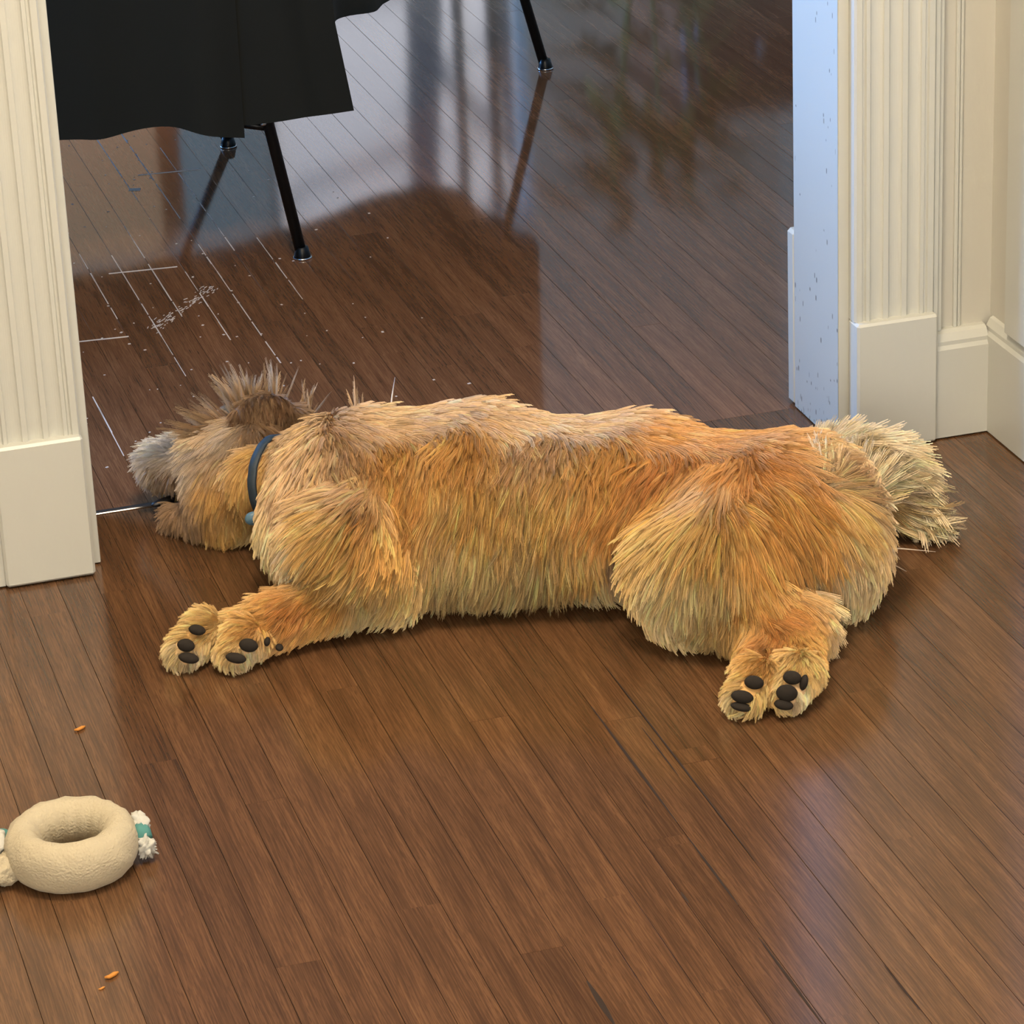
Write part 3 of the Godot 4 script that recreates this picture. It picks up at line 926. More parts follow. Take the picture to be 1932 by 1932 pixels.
	guide(Vector3(0.2664, 0.1209, -0.0756), Vector3(0.7870, -0.4458, 0.4266), "tan", .035, .35)
	guide(Vector3(0.2225, 0.1409, 0.0469), Vector3(0.3778, -0.7983, 0.4690), "tan", .028, .3)
	guide(Vector3(0.2045, 0.1332, 0.1536), Vector3(0.0386, -0.9063, 0.4209), "tan", .034, .3)
	guide(Vector3(0.1116, 0.0823, -0.1515), Vector3(-0.8117, 0.4090, -0.4170), "white", .030, .35)
	guide(Vector3(0.1309, 0.0943, -0.1303), Vector3(-0.7300, 0.5198, -0.4437), "white", .034, .4)
	guide(Vector3(0.1171, 0.0804, -0.1221), Vector3(-0.9383, -0.3238, -0.1217), "silver", .028, .3)
	guide(Vector3(0.1271, 0.0921, -0.0667), Vector3(-0.4777, -0.8436, 0.2450), "silver", .028, .3)
	guide(Vector3(0.0986, 0.0634, -0.1432), Vector3(-0.8314, -0.5555, 0.0136), "silver", .024, .3)
	guide(Vector3(0.1176, 0.0690, -0.1070), Vector3(-0.3555, -0.8856, 0.2989), "taupe", .022, .25)
	guide(Vector3(0.1002, 0.0445, -0.1431), Vector3(-0.5269, -0.8208, 0.2206), "taupe", .020, .25)
	guide(Vector3(0.1178, 0.0676, -0.0776), Vector3(-0.0453, -0.9150, 0.4009), "brown", .020, .25)
	guide(Vector3(0.1120, 0.0342, -0.1414), Vector3(-0.2564, -0.9061, 0.3365), "brown", .016, .25)
	guide(Vector3(0.1050, 0.0301, -0.0772), Vector3(-0.3555, -0.8856, 0.2989), "taupe", .022, .3)
	guide(Vector3(0.1227, 0.0328, -0.0380), Vector3(-0.2462, -0.9076, 0.3401), "taupe", .028, .3)
	guide(Vector3(0.1485, 0.0293, -0.0111), Vector3(-0.2462, -0.9076, 0.3401), "orange", .030, .3)
	guide(Vector3(0.1763, 0.0402, 0.0104), Vector3(-0.3363, -0.8904, 0.3066), "gold", .030, .3)
	guide(Vector3(0.1492, 0.1174, -0.0709), Vector3(-0.6353, -0.7555, 0.1601), "silver", .040, .35)
	guide(Vector3(0.1683, 0.1271, -0.0820), Vector3(-0.5969, -0.7813, 0.1828), "tan", .045, .35)
	guide(Vector3(0.1824, 0.1308, -0.0575), Vector3(-0.3363, -0.8904, 0.3066), "silver", .040, .3)
	guide(Vector3(0.1711, 0.1181, -0.0249), Vector3(-0.4200, -0.8659, 0.2716), "tan", .036, .3)
	guide(Vector3(0.1953, 0.1306, -0.0437), Vector3(-0.2462, -0.9076, 0.3401), "tan", .030, .3)
	guide(Vector3(0.1511, 0.0914, -0.0156), Vector3(-0.5269, -0.8208, 0.2206), "orange", .036, .3)
	guide(Vector3(0.1737, 0.1030, 0.0148), Vector3(-0.4200, -0.8659, 0.2716), "orange", .038, .3)
	guide(Vector3(0.1949, 0.1145, 0.0358), Vector3(-0.3363, -0.8904, 0.3066), "orange", .034, .3)
	guide(Vector3(0.1911, 0.1248, 0.0008), Vector3(-0.4463, -0.8564, 0.2598), "orange", .036, .3)
	guide(Vector3(0.1813, 0.0733, 0.0274), Vector3(-0.4200, -0.8659, 0.2716), "orange", .034, .3)
	guide(Vector3(0.2077, 0.1220, -0.1303), Vector3(-0.1518, -0.9162, 0.3710), "silver", .018, .2)
	guide(Vector3(0.2205, 0.1357, -0.0825), Vector3(-0.1518, -0.9162, 0.3710), "taupe", .015, .2)
	guide(Vector3(0.2442, 0.1320, -0.0880), Vector3(-0.0560, -0.9156, 0.3981), "brown", .015, .2)
	guide(Vector3(0.2611, 0.1274, -0.0788), Vector3(-0.0560, -0.9156, 0.3981), "brown", .018, .25)
	guide(Vector3(0.2022, 0.1321, -0.0457), Vector3(-0.1518, -0.9162, 0.3710), "taupe", .022, .25)
	guide(Vector3(0.2340, 0.1231, -0.0475), Vector3(-0.1518, -0.9162, 0.3710), "brown", .022, .3)
	guide(Vector3(0.3626, -0.0508, -0.5838), Vector3(0.5269, 0.8208, -0.2206), "tan", .052, 1.0)
	guide(Vector3(0.3778, -0.0491, -0.5395), Vector3(0.8245, 0.5656, -0.0202), "tan", .042, .8)
	guide(Vector3(0.7360, 0.1729, 0.4165), Vector3(0.2462, 0.9076, -0.3401), "cream", .036, .35)
	guide(Vector3(0.8236, 0.1162, 0.2695), Vector3(0.4463, 0.8564, -0.2598), "cream", .040, .4)
	guide(Vector3(0.8585, 0.0999, 0.2641), Vector3(0.9547, 0.2514, 0.1591), "cream", .054, .4)
	guide(Vector3(0.7751, 0.1555, 0.4043), Vector3(0.8557, 0.5174, 0.0105), "tan", .038, .35)
	guide(Vector3(0.8721, 0.0794, 0.2631), Vector3(0.9557, -0.0404, 0.2914), "cream", .068, .35)
	guide(Vector3(0.8972, 0.0516, 0.2586), Vector3(0.9227, -0.1758, 0.3432), "cream", .072, .35)
	guide(Vector3(0.8655, 0.0586, 0.2632), Vector3(0.6193, -0.6337, 0.4636), "gold", .066, .35)
	guide(Vector3(0.8879, 0.0345, 0.2572), Vector3(0.6735, -0.5820, 0.4557), "pale", .068, .35)
	guide(Vector3(0.8987, 0.0351, 0.2598), Vector3(0.8718, -0.3019, 0.3857), "cream", .070, .35)


func field(zones: Array, cell: float, k: float) -> Array:   # surface nets over the smooth union of the bones of those zones: [vertices, triangles]
	var use := PackedInt32Array()
	var lo := Vector3(9, 9, 9)
	var hi := -lo
	for i in bone_a.size():
		if bone_zone[i] in zones:
			use.append(i)
			var r := maxf(bone_ra[i], bone_rb[i]) + k * 3.0
			for p in [bone_a[i], bone_b[i]]:
				lo = lo.min(p - Vector3.ONE * r)
				hi = hi.max(p + Vector3.ONE * r)
	lo.y = maxf(lo.y, -0.01)
	var n := Vector3i(((hi - lo) / cell).ceil()) + Vector3i.ONE * 2
	var sx := n.y * n.z
	var sum := PackedFloat32Array()
	sum.resize(n.x * sx)
	for i in use:
		var a := bone_a[i]
		var ab := bone_b[i] - a
		var inv := 1.0 / maxf(ab.length_squared(), 1e-9)
		var ra := bone_ra[i]
		var dr := bone_rb[i] - ra
		var r := maxf(ra, bone_rb[i]) + k * 4.0
		var p0 := Vector3i(((a.min(bone_b[i]) - Vector3.ONE * r - lo) / cell).floor()).clamp(Vector3i.ZERO, n - Vector3i.ONE)
		var p1 := Vector3i(((a.max(bone_b[i]) + Vector3.ONE * r - lo) / cell).ceil()).clamp(Vector3i.ZERO, n - Vector3i.ONE)
		for x in range(p0.x, p1.x + 1):
			for y in range(p0.y, p1.y + 1):
				var at := x * sx + y * n.z
				for z in range(p0.z, p1.z + 1):
					var p := lo + Vector3(x, y, z) * cell - a
					var t := clampf(p.dot(ab) * inv, 0.0, 1.0)
					var d := (p - ab * t).length() - ra - dr * t
					if d < k * 4.0:
						sum[at + z] += exp(-d / k)
	# flatten on the floor: nothing below 2 mm
	var verts := PackedVector3Array()
	var tris := PackedInt32Array()
	var index := {}
	var val := func(q: int) -> float:
		return -k * log(maxf(sum[q], 1e-9))
	var corner := [0, 1, n.z, n.z + 1, sx, sx + 1, sx + n.z, sx + n.z + 1]
	for x in n.x - 1:
		for y in n.y - 1:
			var row := x * sx + y * n.z
			for z in n.z - 1:
				var q := row + z
				var inside := 0
				for c in corner:
					if sum[q + c] > 1.0:
						inside += 1
				if inside == 0 or inside == 8:
					continue
				var acc := Vector3.ZERO
				var m := 0
				for e in [[0, 1], [2, 3], [4, 5], [6, 7], [0, 2], [1, 3], [4, 6], [5, 7], [0, 4], [1, 5], [2, 6], [3, 7]]:
					var sa := sum[q + corner[e[0]]]
					var sb := sum[q + corner[e[1]]]
					if (sa > 1.0) != (sb > 1.0):
						var fa: float = -k * log(maxf(sa, 1e-9))
						var fb: float = -k * log(maxf(sb, 1e-9))
						var t := fa / (fa - fb)
						var ca := Vector3((e[0] >> 2) & 1, (e[0] >> 1) & 1, e[0] & 1)
						var cb := Vector3((e[1] >> 2) & 1, (e[1] >> 1) & 1, e[1] & 1)
						acc += ca.lerp(cb, t)
						m += 1
				var v := lo + (Vector3(x, y, z) + acc / m) * cell
				v.y = maxf(v.y, 0.002)
				index[q] = verts.size()
				verts.append(v)
	for q: int in index:
		var here := sum[q] > 1.0
		for ax in 3:
			var step: int = [sx, n.z, 1][ax]
			var u: int = [n.z, 1, sx][ax]
			var w: int = [1, sx, n.z][ax]
			# the edge from q along ax is crossed: join the four cells round it
			if (sum[q + step] > 1.0) == here:
				continue
			if not (index.has(q - u) and index.has(q - w) and index.has(q - u - w)):
				continue
			var f := [index[q], index[q - u], index[q - u - w], index[q - w]]
			if here:
				for i in [0, 2, 1, 0, 3, 2]:
					tris.append(f[i])
			else:
				for i in [0, 1, 2, 0, 2, 3]:
					tris.append(f[i])
	return [verts, tris]


func dog() -> void:
	skeleton()
	coat_guides()
	collar_at = Vector3(0.2148, 0.0860, 0.0124)
	collar_axis = (Vector3(0.2822, 0.1000, 0.0621) - Vector3(0.1999, 0.0840, -0.0228)).normalized()
	pads = pad_list()
	ear_at = Vector3(0.2257, 0.1415, -0.0811)
	ear_axes = Basis(Vector3.UP, 0.28) * Basis(Vector3.RIGHT, -0.5) * Basis.from_scale(Vector3(0.038, 0.019, 0.007))
	var root := tag(base("dog", Vector3.ZERO), "shaggy orange and cream dog asleep on its side across the doorway", "dog")
	var verts := PackedVector3Array()
	var tris := PackedInt32Array()
	for part in [[["body", "haunch", "neck", "tail"], 0.0075, 0.017], [["leg"], 0.005, 0.009], [["head"], 0.004, 0.008], [["paw"], 0.003, 0.005]]:
		var got := field(part[0], part[1], part[2])
		var shift := verts.size()
		verts.append_array(got[0])
		for i: int in got[1]:
			tris.append(i + shift)
	var norms := PackedVector3Array()
	norms.resize(verts.size())
	for i in range(0, tris.size(), 3):
		var a := verts[tris[i]]
		var f := (verts[tris[i + 2]] - a).cross(verts[tris[i + 1]] - a)
		for k in 3:
			norms[tris[i + k]] += f
	var flow := PackedVector3Array()
	var tint := PackedColorArray()
	var length := PackedFloat32Array()
	var lift := PackedFloat32Array()
	var zone := PackedInt32Array()
	for q in [flow, tint, length, lift, zone]:
		q.resize(verts.size())
	var zones := {"body": 0, "neck": 1, "head": 1, "leg": 2, "paw": 2, "haunch": 0, "tail": 3}
	for i in verts.size():
		var p := verts[i]
		norms[i] = norms[i].normalized()
		var best := 1e9
		for b in bone_a.size():
			var ab := bone_b[b] - bone_a[b]
			var t := clampf((p - bone_a[b]).dot(ab) / maxf(ab.length_squared(), 1e-9), 0.0, 1.0)
			var d := (p - bone_a[b] - ab * t).length() - lerpf(bone_ra[b], bone_rb[b], t)
			if d < best:
				best = d
				zone[i] = zones[bone_zone[b]]
		var ws := 0.0
		var dir := Vector3.ZERO
		var c := Color(0, 0, 0)
		var l := 0.0
		var up := 0.0
		for g in guide_at.size():
			var d2 := p.distance_squared_to(guide_at[g]) + 0.00008
			var w := 1.0 / (d2 * d2)
			ws += w
			dir += guide_dir[g] * w
			c += guide_color[g] * w
			l += guide_len[g] * w
			up += guide_lift[g] * w
		dir -= norms[i] * dir.dot(norms[i])
		flow[i] = dir.normalized() if dir.length() > 1e-6 * ws else norms[i].cross(Vector3.RIGHT).normalized()
		tint[i] = Color(c.r / ws, c.g / ws, c.b / ws)
		length[i] = l / ws
		lift[i] = up / ws
	# the body: one continuous skin under the coat
	var arrays := []
	arrays.resize(Mesh.ARRAY_MAX)
	arrays[Mesh.ARRAY_VERTEX] = verts
	arrays[Mesh.ARRAY_NORMAL] = norms
	arrays[Mesh.ARRAY_COLOR] = tint
	arrays[Mesh.ARRAY_INDEX] = tris
	var body := ArrayMesh.new()
	body.add_surface_from_arrays(Mesh.PRIMITIVE_TRIANGLES, arrays)
	var skin := mat(Color(0.88, 0.82, 0.78), 0.8, 0.2)
	skin.vertex_color_use_as_albedo = true
	put("body", body, skin, root)
	grow_coat(root, verts, norms, tris, flow, tint, length, lift, zone)
	dog_details(root)


func tufts() -> Array:   # longer hair standing along a line: from, to, direction at each end, count, length, colour, coat
	return [
		[Vector3(0.2115, 0.1243, -0.1408), Vector3(0.3634, -0.0191, -0.4283), Vector3(-0.3276, 0.8222, -0.4655), Vector3(0.4200, 0.8659, -0.2716), 170, 0.055, "tan", 1],
		[Vector3(0.2524, 0.1328, -0.1229), Vector3(0.3951, -0.0615, -0.5387), Vector3(0.1518, 0.9162, -0.3710), Vector3(0.7436, 0.6629, -0.0873), 80, 0.062, "tan", 1],
		[Vector3(0.0940, 0.0641, -0.1523), Vector3(0.1052, 0.0488, -0.1337), Vector3(-0.8909, -0.4513, -0.0505), Vector3(-0.5969, -0.7813, 0.1828), 22, 0.022, "silver", 1],
		[Vector3(0.0960, 0.0625, -0.1468), Vector3(0.1197, 0.0757, -0.0682), Vector3(-0.4959, -0.8356, 0.2362), Vector3(-0.1518, -0.9162, 0.3710), 70, 0.030, "taupe", 1],
		[Vector3(0.1051, 0.0006, -0.1532), Vector3(0.1593, 0.0315, -0.0014), Vector3(-0.4463, -0.8564, 0.2598), Vector3(-0.2462, -0.9076, 0.3401), 80, 0.028, "gold", 1],
		[Vector3(0.1542, 0.1208, -0.0779), Vector3(0.2130, 0.1250, -0.1383), Vector3(-0.9227, 0.1758, -0.3432), Vector3(-0.3276, 0.8222, -0.4655), 85, 0.062, "tan", 1],
		[Vector3(0.1047, 0.0779, -0.1516), Vector3(0.1369, 0.1012, -0.1097), Vector3(-0.9557, 0.0404, -0.2914), Vector3(-0.5685, 0.6764, -0.4684), 60, 0.034, "white", 1],
		[Vector3(0.3032, 0.1809, 0.0733), Vector3(0.5477, -0.0789, -0.5320), Vector3(0.0560, 0.9156, -0.3981), Vector3(0.6949, 0.7087, -0.1219), 80, 0.056, "tan", 0],
		[Vector3(0.5702, 0.1817, 0.2131), Vector3(0.6063, 0.1817, 0.2366), Vector3(0.9547, 0.2514, 0.1591), Vector3(0.9458, 0.2944, 0.1371), 30, 0.034, "tan", 0],
	]


func lock_mesh(s: int, hairs: int, segs: int) -> ArrayMesh:   # a lock of tapering hairs along +y, 1 long, 2 wide, bending down in z
	var r := RandomNumberGenerator.new()
	r.seed = s
	var v := PackedVector3Array()
	var nn := PackedVector3Array()
	var cc := PackedColorArray()
	var ix := PackedInt32Array()
	for h in hairs:
		var x0 := r.randf_range(-1.0, 1.0)
		var z0 := r.randf_range(-0.05, 0.03)
		var x1 := x0 * r.randf_range(0.05, 0.4) + r.randf_range(-0.2, 0.2)
		var tall := r.randf_range(0.62, 1.0)
		var bow := r.randf_range(0.05, 0.11)
		var wob := r.randf_range(-0.22, 0.22)
		var ph := r.randf() * TAU
		var y0 := r.randf_range(-0.06, 0.05)
		var wide := r.randf_range(0.075, 0.13)
		var g := r.randf_range(0.74, 1.14)
		for k in segs + 1:
			var f := float(k) / segs
			var half := wide * (1.0 - 0.80 * f * f)
			var x := lerpf(x0, x1, f * f * (3.0 - 2.0 * f)) + wob * sin(f * 5.0 + ph) * f
			var y := y0 + tall * f
			var z := z0 + bow * sin(PI * f * 0.85) - 0.05 * f * f
			var at := v.size()
			v.append(Vector3(x - half, y, z - 0.006))
			v.append(Vector3(x, y, z + 0.006))
			v.append(Vector3(x + half, y, z - 0.006))
			nn.append(Vector3(-0.75, 0, 0.66))
			nn.append(Vector3(0, 0, 1))
			nn.append(Vector3(0.75, 0, 0.66))
			for m in 3:
				cc.append(Color(g, g, g))
			if k < segs:
				for m in 2:
					ix.append_array([at + m, at + 3 + m, at + 4 + m, at + m, at + 4 + m, at + 1 + m])
	var arrays := []
	arrays.resize(Mesh.ARRAY_MAX)
	arrays[Mesh.ARRAY_VERTEX] = v
	arrays[Mesh.ARRAY_NORMAL] = nn
	arrays[Mesh.ARRAY_COLOR] = cc
	arrays[Mesh.ARRAY_INDEX] = ix
	var m := ArrayMesh.new()
	m.add_surface_from_arrays(Mesh.PRIMITIVE_TRIANGLES, arrays)
	return m


func grow_coat(root: Node3D, verts: PackedVector3Array, norms: PackedVector3Array, tris: PackedInt32Array, flow: PackedVector3Array, tint: PackedColorArray, length: PackedFloat32Array, lift: PackedFloat32Array, zone: PackedInt32Array) -> void:
	var r := RandomNumberGenerator.new()
	r.seed = 99
	var swirl := FastNoiseLite.new()
	swirl.seed = 3
	swirl.frequency = 22.0
	swirl.fractal_octaves = 2
	var patch := FastNoiseLite.new()
	patch.seed = 8
	patch.frequency = 45.0
	patch.fractal_octaves = 2
	var names := ["body_fur", "head_fur", "leg_fur", "tail_fur"]
	var space := [0.0034, 0.0030, 0.0026, 0.0032]
	var where: Array = [[], [], [], []]
	var shade: Array = [PackedColorArray(), PackedColorArray(), PackedColorArray(), PackedColorArray()]
	for i in range(0, tris.size(), 3):
		var a := tris[i]
		var b := tris[i + 1]
		var c := tris[i + 2]
		var n0 := norms[a] + norms[b] + norms[c]
		if n0.y < -1.9 or verts[a].y < 0.004:
			continue
		var area2 := (verts[b] - verts[a]).cross(verts[c] - verts[a]).length() * 0.5
		var zn := zone[a]
		var want: float = area2 / (space[zn] * space[zn])
		var count := int(want) + (1 if r.randf() < want - int(want) else 0)
		for j in count:
			var u := r.randf()
			var w := r.randf()
			if u + w > 1.0:
				u = 1.0 - u
				w = 1.0 - w
			var t := 1.0 - u - w
			var l := length[a] * t + length[b] * u + length[c] * w
			if l < 0.007:
				continue
			var p := verts[a] * t + verts[b] * u + verts[c] * w
			var off := p - collar_at
			var along := absf(off.dot(collar_axis))
			if along < 0.048 and off.length() < 0.11:
				if along < 0.008:
					continue
				l *= 0.32 + 0.68 * (along - 0.008) / 0.040
			if zn == 2:
				var bald := false
				for q in pads:
					if p.distance_squared_to(q[0]) < 0.000115:
						bald = true
				if bald:
					continue
			var n := (norms[a] * t + norms[b] * u + norms[c] * w).normalized()
			var d := flow[a] * t + flow[b] * u + flow[c] * w
			d = (d - n * d.dot(n)).normalized()
			if not d.is_finite() or d.length() < 0.5:
				continue
			var turn := swirl.get_noise_3d(p.x, p.y, p.z) * 0.50 + r.randfn(0.0, 0.12)
			d = d.rotated(n, turn)
			var up := clampf((lift[a] * t + lift[b] * u + lift[c] * w) + r.randfn(0.0, 0.07), 0.04, 1.3)
			d = (d * cos(up) + n * sin(up)).normalized()
			l *= r.randf_range(0.65, 1.15)
			var tip := p.y + d.y * l
			if tip < 0.003:   # hair that would reach the floor lies along it
				d.y = (0.003 - p.y) / l
				d = d.normalized()
			var side := d.cross(n).normalized()
			var out := side.cross(d).normalized()
			var wide := (0.0016 + 0.030 * l) * r.randf_range(0.75, 1.3)
			where[zn].append(Transform3D(Basis(side * wide, d * l, out * l), p - n * 0.001))
			var col := tint[a] * t + tint[b] * u + tint[c] * w
			var g := 1.0 + patch.get_noise_3d(p.x, p.y, p.z) * 0.22 + r.randfn(0.0, 0.13)
			var warm := r.randfn(0.0, 0.04)
			col = Color(minf(0.95, col.r * g), minf(0.9, col.g * g * (1.0 - 0.35 * warm)), minf(0.88, col.b * g * (1.0 - 2.0 * warm)))
			shade[zn].append(col)
	for j in 300:   # short brown hair on the ear flap
		var e := Vector3(r.randfn(0, 1), r.randfn(0, 1), absf(r.randfn(0, 1)) * 0.8 + 0.05).normalized()
		var n := (ear_axes.inverse().transposed() * e).normalized()
		var d := Vector3(-0.2919, -0.9000, 0.3236)
		d = (d - n * d.dot(n)).normalized().rotated(n, r.randfn(0, 0.25))
		d = (d + n * 0.22).normalized()
		var l := r.randf_range(0.012, 0.021)
		var side := d.cross(n).normalized()
		where[1].append(Transform3D(Basis(side * 0.0022, d * l, side.cross(d).normalized() * l), ear_at + ear_axes * e))
		var c := ((coat["brown"] if r.randf() < 0.25 + 0.5 * smoothstep(-0.4, 0.6, e.x) else coat["taupe"]) as Color).srgb_to_linear() * r.randf_range(0.7, 1.1)
		c.a = 1.0
		shade[1].append(c)
	for k in tufts():
		for j in int(k[4]):
			var f := r.randf()
			var p: Vector3 = (k[0] as Vector3).lerp(k[1], f) + Vector3(r.randfn(0, 0.004), r.randfn(0, 0.004), r.randfn(0, 0.006))
			var d: Vector3 = ((k[2] as Vector3).lerp(k[3], f) + Vector3(r.randfn(0, 0.2), r.randfn(0, 0.16), r.randfn(0, 0.35))).normalized()
			var l: float = k[5] * r.randf_range(0.45, 1.15)
			var side := d.cross(Vector3(r.randfn(0, 0.3), 0.7, 0.8)).normalized()
			var wide := 0.0013 + 0.014 * l
			for again in 2:   # the root goes to the skin
				var f0 := field_at(p)
				p -= Vector3(field_at(p + Vector3(0.002, 0, 0)) - f0, field_at(p + Vector3(0, 0.002, 0)) - f0, field_at(p + Vector3(0, 0, 0.002)) - f0).normalized() * (f0 - 0.001)
			where[k[7]].append(Transform3D(Basis(side * wide, d * l, side.cross(d).normalized() * l), p - d * 0.006))
			var c: Color = (coat[k[6]] as Color).srgb_to_linear()
			var g := r.randf_range(0.75, 1.1)
			shade[k[7]].append(Color(minf(c.r * g, 0.95), minf(c.g * g, 0.93), minf(c.b * g, 0.9)))
	var m := mat(Color(0.97, 0.97, 0.97), 0.55, 0.35)
	m.vertex_color_use_as_albedo = true
	m.backlight_enabled = true
	m.backlight = Color(0.5, 0.5, 0.5)
	for zn in 4:
		var mm := MultiMesh.new()
		mm.transform_format = MultiMesh.TRANSFORM_3D
		mm.use_colors = true
		mm.mesh = lock_mesh(31 + zn, [14, 12, 11, 14][zn], [6, 6, 5, 7][zn])
		mm.instance_count = where[zn].size()
		for i in where[zn].size():
			mm.set_instance_transform(i, where[zn][i])
			mm.set_instance_color(i, shade[zn][i])
		var o := MultiMeshInstance3D.new()
		o.name = names[zn]
		o.multimesh = mm
		o.material_override = m
		root.add_child(o, true)
		o.set_meta("kind", "stuff")
	print("locks: ", where.map(func(q): return q.size()), " verts ", verts.size())


func pad_list() -> Array:   # where, half width, half height
	return [
		[Vector3(0.0630, 0.0468, 0.2837), 0.0095, 0.0058], [Vector3(0.0475, 0.0359, 0.2947), 0.0098, 0.0075], [Vector3(0.0481, 0.0233, 0.3009), 0.0115, 0.0060],
		[Vector3(0.1107, 0.0374, 0.3231), 0.0105, 0.0078], [Vector3(0.0950, 0.0266, 0.3268), 0.0115, 0.0058], [Vector3(0.1323, 0.0359, 0.3185), 0.0035, 0.0050], [Vector3(0.1468, 0.0228, 0.3108), 0.0045, 0.0035],
		[Vector3(0.5827, 0.0423, 0.6171), 0.0105, 0.0075], [Vector3(0.5672, 0.0314, 0.6233), 0.0120, 0.0070], [Vector3(0.5651, 0.0211, 0.6255), 0.0115, 0.0045],
		[Vector3(0.6222, 0.0441, 0.6247), 0.0100, 0.0075], [Vector3(0.6122, 0.0329, 0.6350), 0.0115, 0.0095], [Vector3(0.6079, 0.0208, 0.6365), 0.0105, 0.0055], [Vector3(0.6337, 0.0381, 0.6284), 0.0042, 0.0090],
	]


func field_at(p: Vector3) -> float:
	var d := 1e9
	for i in bone_a.size():
		var ab := bone_b[i] - bone_a[i]
		var t := clampf((p - bone_a[i]).dot(ab) / maxf(ab.length_squared(), 1e-9), 0.0, 1.0)
		d = minf(d, (p - bone_a[i] - ab * t).length() - lerpf(bone_ra[i], bone_rb[i], t))
	return d


func dog_details(root: Node3D) -> void:
	var pad := mat(Color(0.19, 0.17, 0.15), 0.9, 0.2)
	for q in pads:
		var b := Basis(Vector3(0, 0, 1), -0.25).rotated(Vector3.UP, -0.28)
		put("paw_pad", blob(q[0] + Vector3(-0.0005, 0, 0.002), b * Basis.from_scale(Vector3(q[1], q[2], 0.0060))), pad, root)
	# nose and closed eye, mostly under the whiskers
	var black := mat(Color(0.07, 0.06, 0.055), 0.4)
	put("nose", blob(Vector3(0.1132, -0.0109, -0.2545) + Vector3(-0.004, -0.004, 0.002), Basis.from_scale(Vector3(0.011, 0.009, 0.010))), black, root)
	put("lip", blob(Vector3(0.1138, 0.0260, -0.1282), Basis(Vector3.UP, 0.3) * Basis.from_scale(Vector3(0.024, 0.005, 0.007))), black, root)
	put("ear", blob(ear_at, ear_axes), mat(Color(0.50, 0.38, 0.28), 0.8, 0.2), root)
	put("eye", blob(Vector3(0.1460, 0.1070, -0.0449) + Vector3(0, -0.002, -0.003), Basis.from_scale(Vector3(0.007, 0.003, 0.005))), black, root)
	# collar: a band round the neck, and its tag
	var cm := mat(Color(0.15, 0.20, 0.24), 0.6)
	var st := tool()
	var c := collar_at
	var ax := collar_axis
	var u := ax.cross(Vector3.UP).normalized()
	var w := ax.cross(u)
	st.set_smooth_group(0)
	var n := 40
	var prof := [[-0.006, 0.0], [-0.005, 0.0018], [0.005, 0.0018], [0.006, 0.0], [0.005, -0.002], [-0.005, -0.002]]
	var hug := PackedFloat32Array()
	for i in n:   # the band hugs the neck
		var a := TAU * i / n
		var ray := u * cos(a) + w * sin(a)
		var rr := 0.02
		while field_at(c + ray * rr) < 0.006 and rr < 0.095:
			rr += 0.001
		hug.append(minf(rr + 0.002, (c.y - 0.004) / maxf(0.01, -ray.y) if ray.y < -0.01 else 1.0))
	for i in n:
		for k in prof.size():
			var q := []
			for s in [[i, k], [i + 1, k], [i + 1, k + 1], [i, k + 1]]:
				var a: float = TAU * (s[0] % n) / n
				var pr: Array = prof[s[1] % prof.size()]
				q.append(c + (u * cos(a) + w * sin(a)) * (hug[s[0] % n] + pr[1]) + ax * pr[0])
			quad(st, q[0], q[1], q[2], q[3])
	var tag_at: Vector3 = Vector3(0.1875, 0.0520, 0.0239) + Vector3(-0.2520, 0.3988, 0.8817) * 0.028
	var collar := put("collar", done(st), cm, root)
	put("tag", blob(tag_at, Basis.from_scale(Vector3(0.010, 0.0085, 0.006))), mat(Color(0.33, 0.46, 0.54), 0.35), collar)
	# long stiff hairs behind the thigh and at the nape
	var hair := mat(Color(0.90, 0.80, 0.68), 0.5)
	for k in [[Vector3(0.8003, 0.0600, 0.3891), Vector3(0.8898, 0.0400, 0.3823)], [Vector3(0.8029, 0.0550, 0.3906), Vector3(0.8277, 0.0300, 0.4030)], [Vector3(0.8034, 0.0550, 0.3970), Vector3(0.8474, 0.0300, 0.3987)], [Vector3(0.3382, 0.1804, 0.0954), Vector3(0.3969, 0.1500, -0.1051)]]:
		var a: Vector3 = k[0]
		var b: Vector3 = k[1]
		var d := (b - a).normalized()
		tubed("guard_hair", [a - d * 0.01, a.lerp(b, 0.5) + Vector3(0, 0.003, 0), b], [0.0011, 0.0009, 0.0003], hair, root, 5)


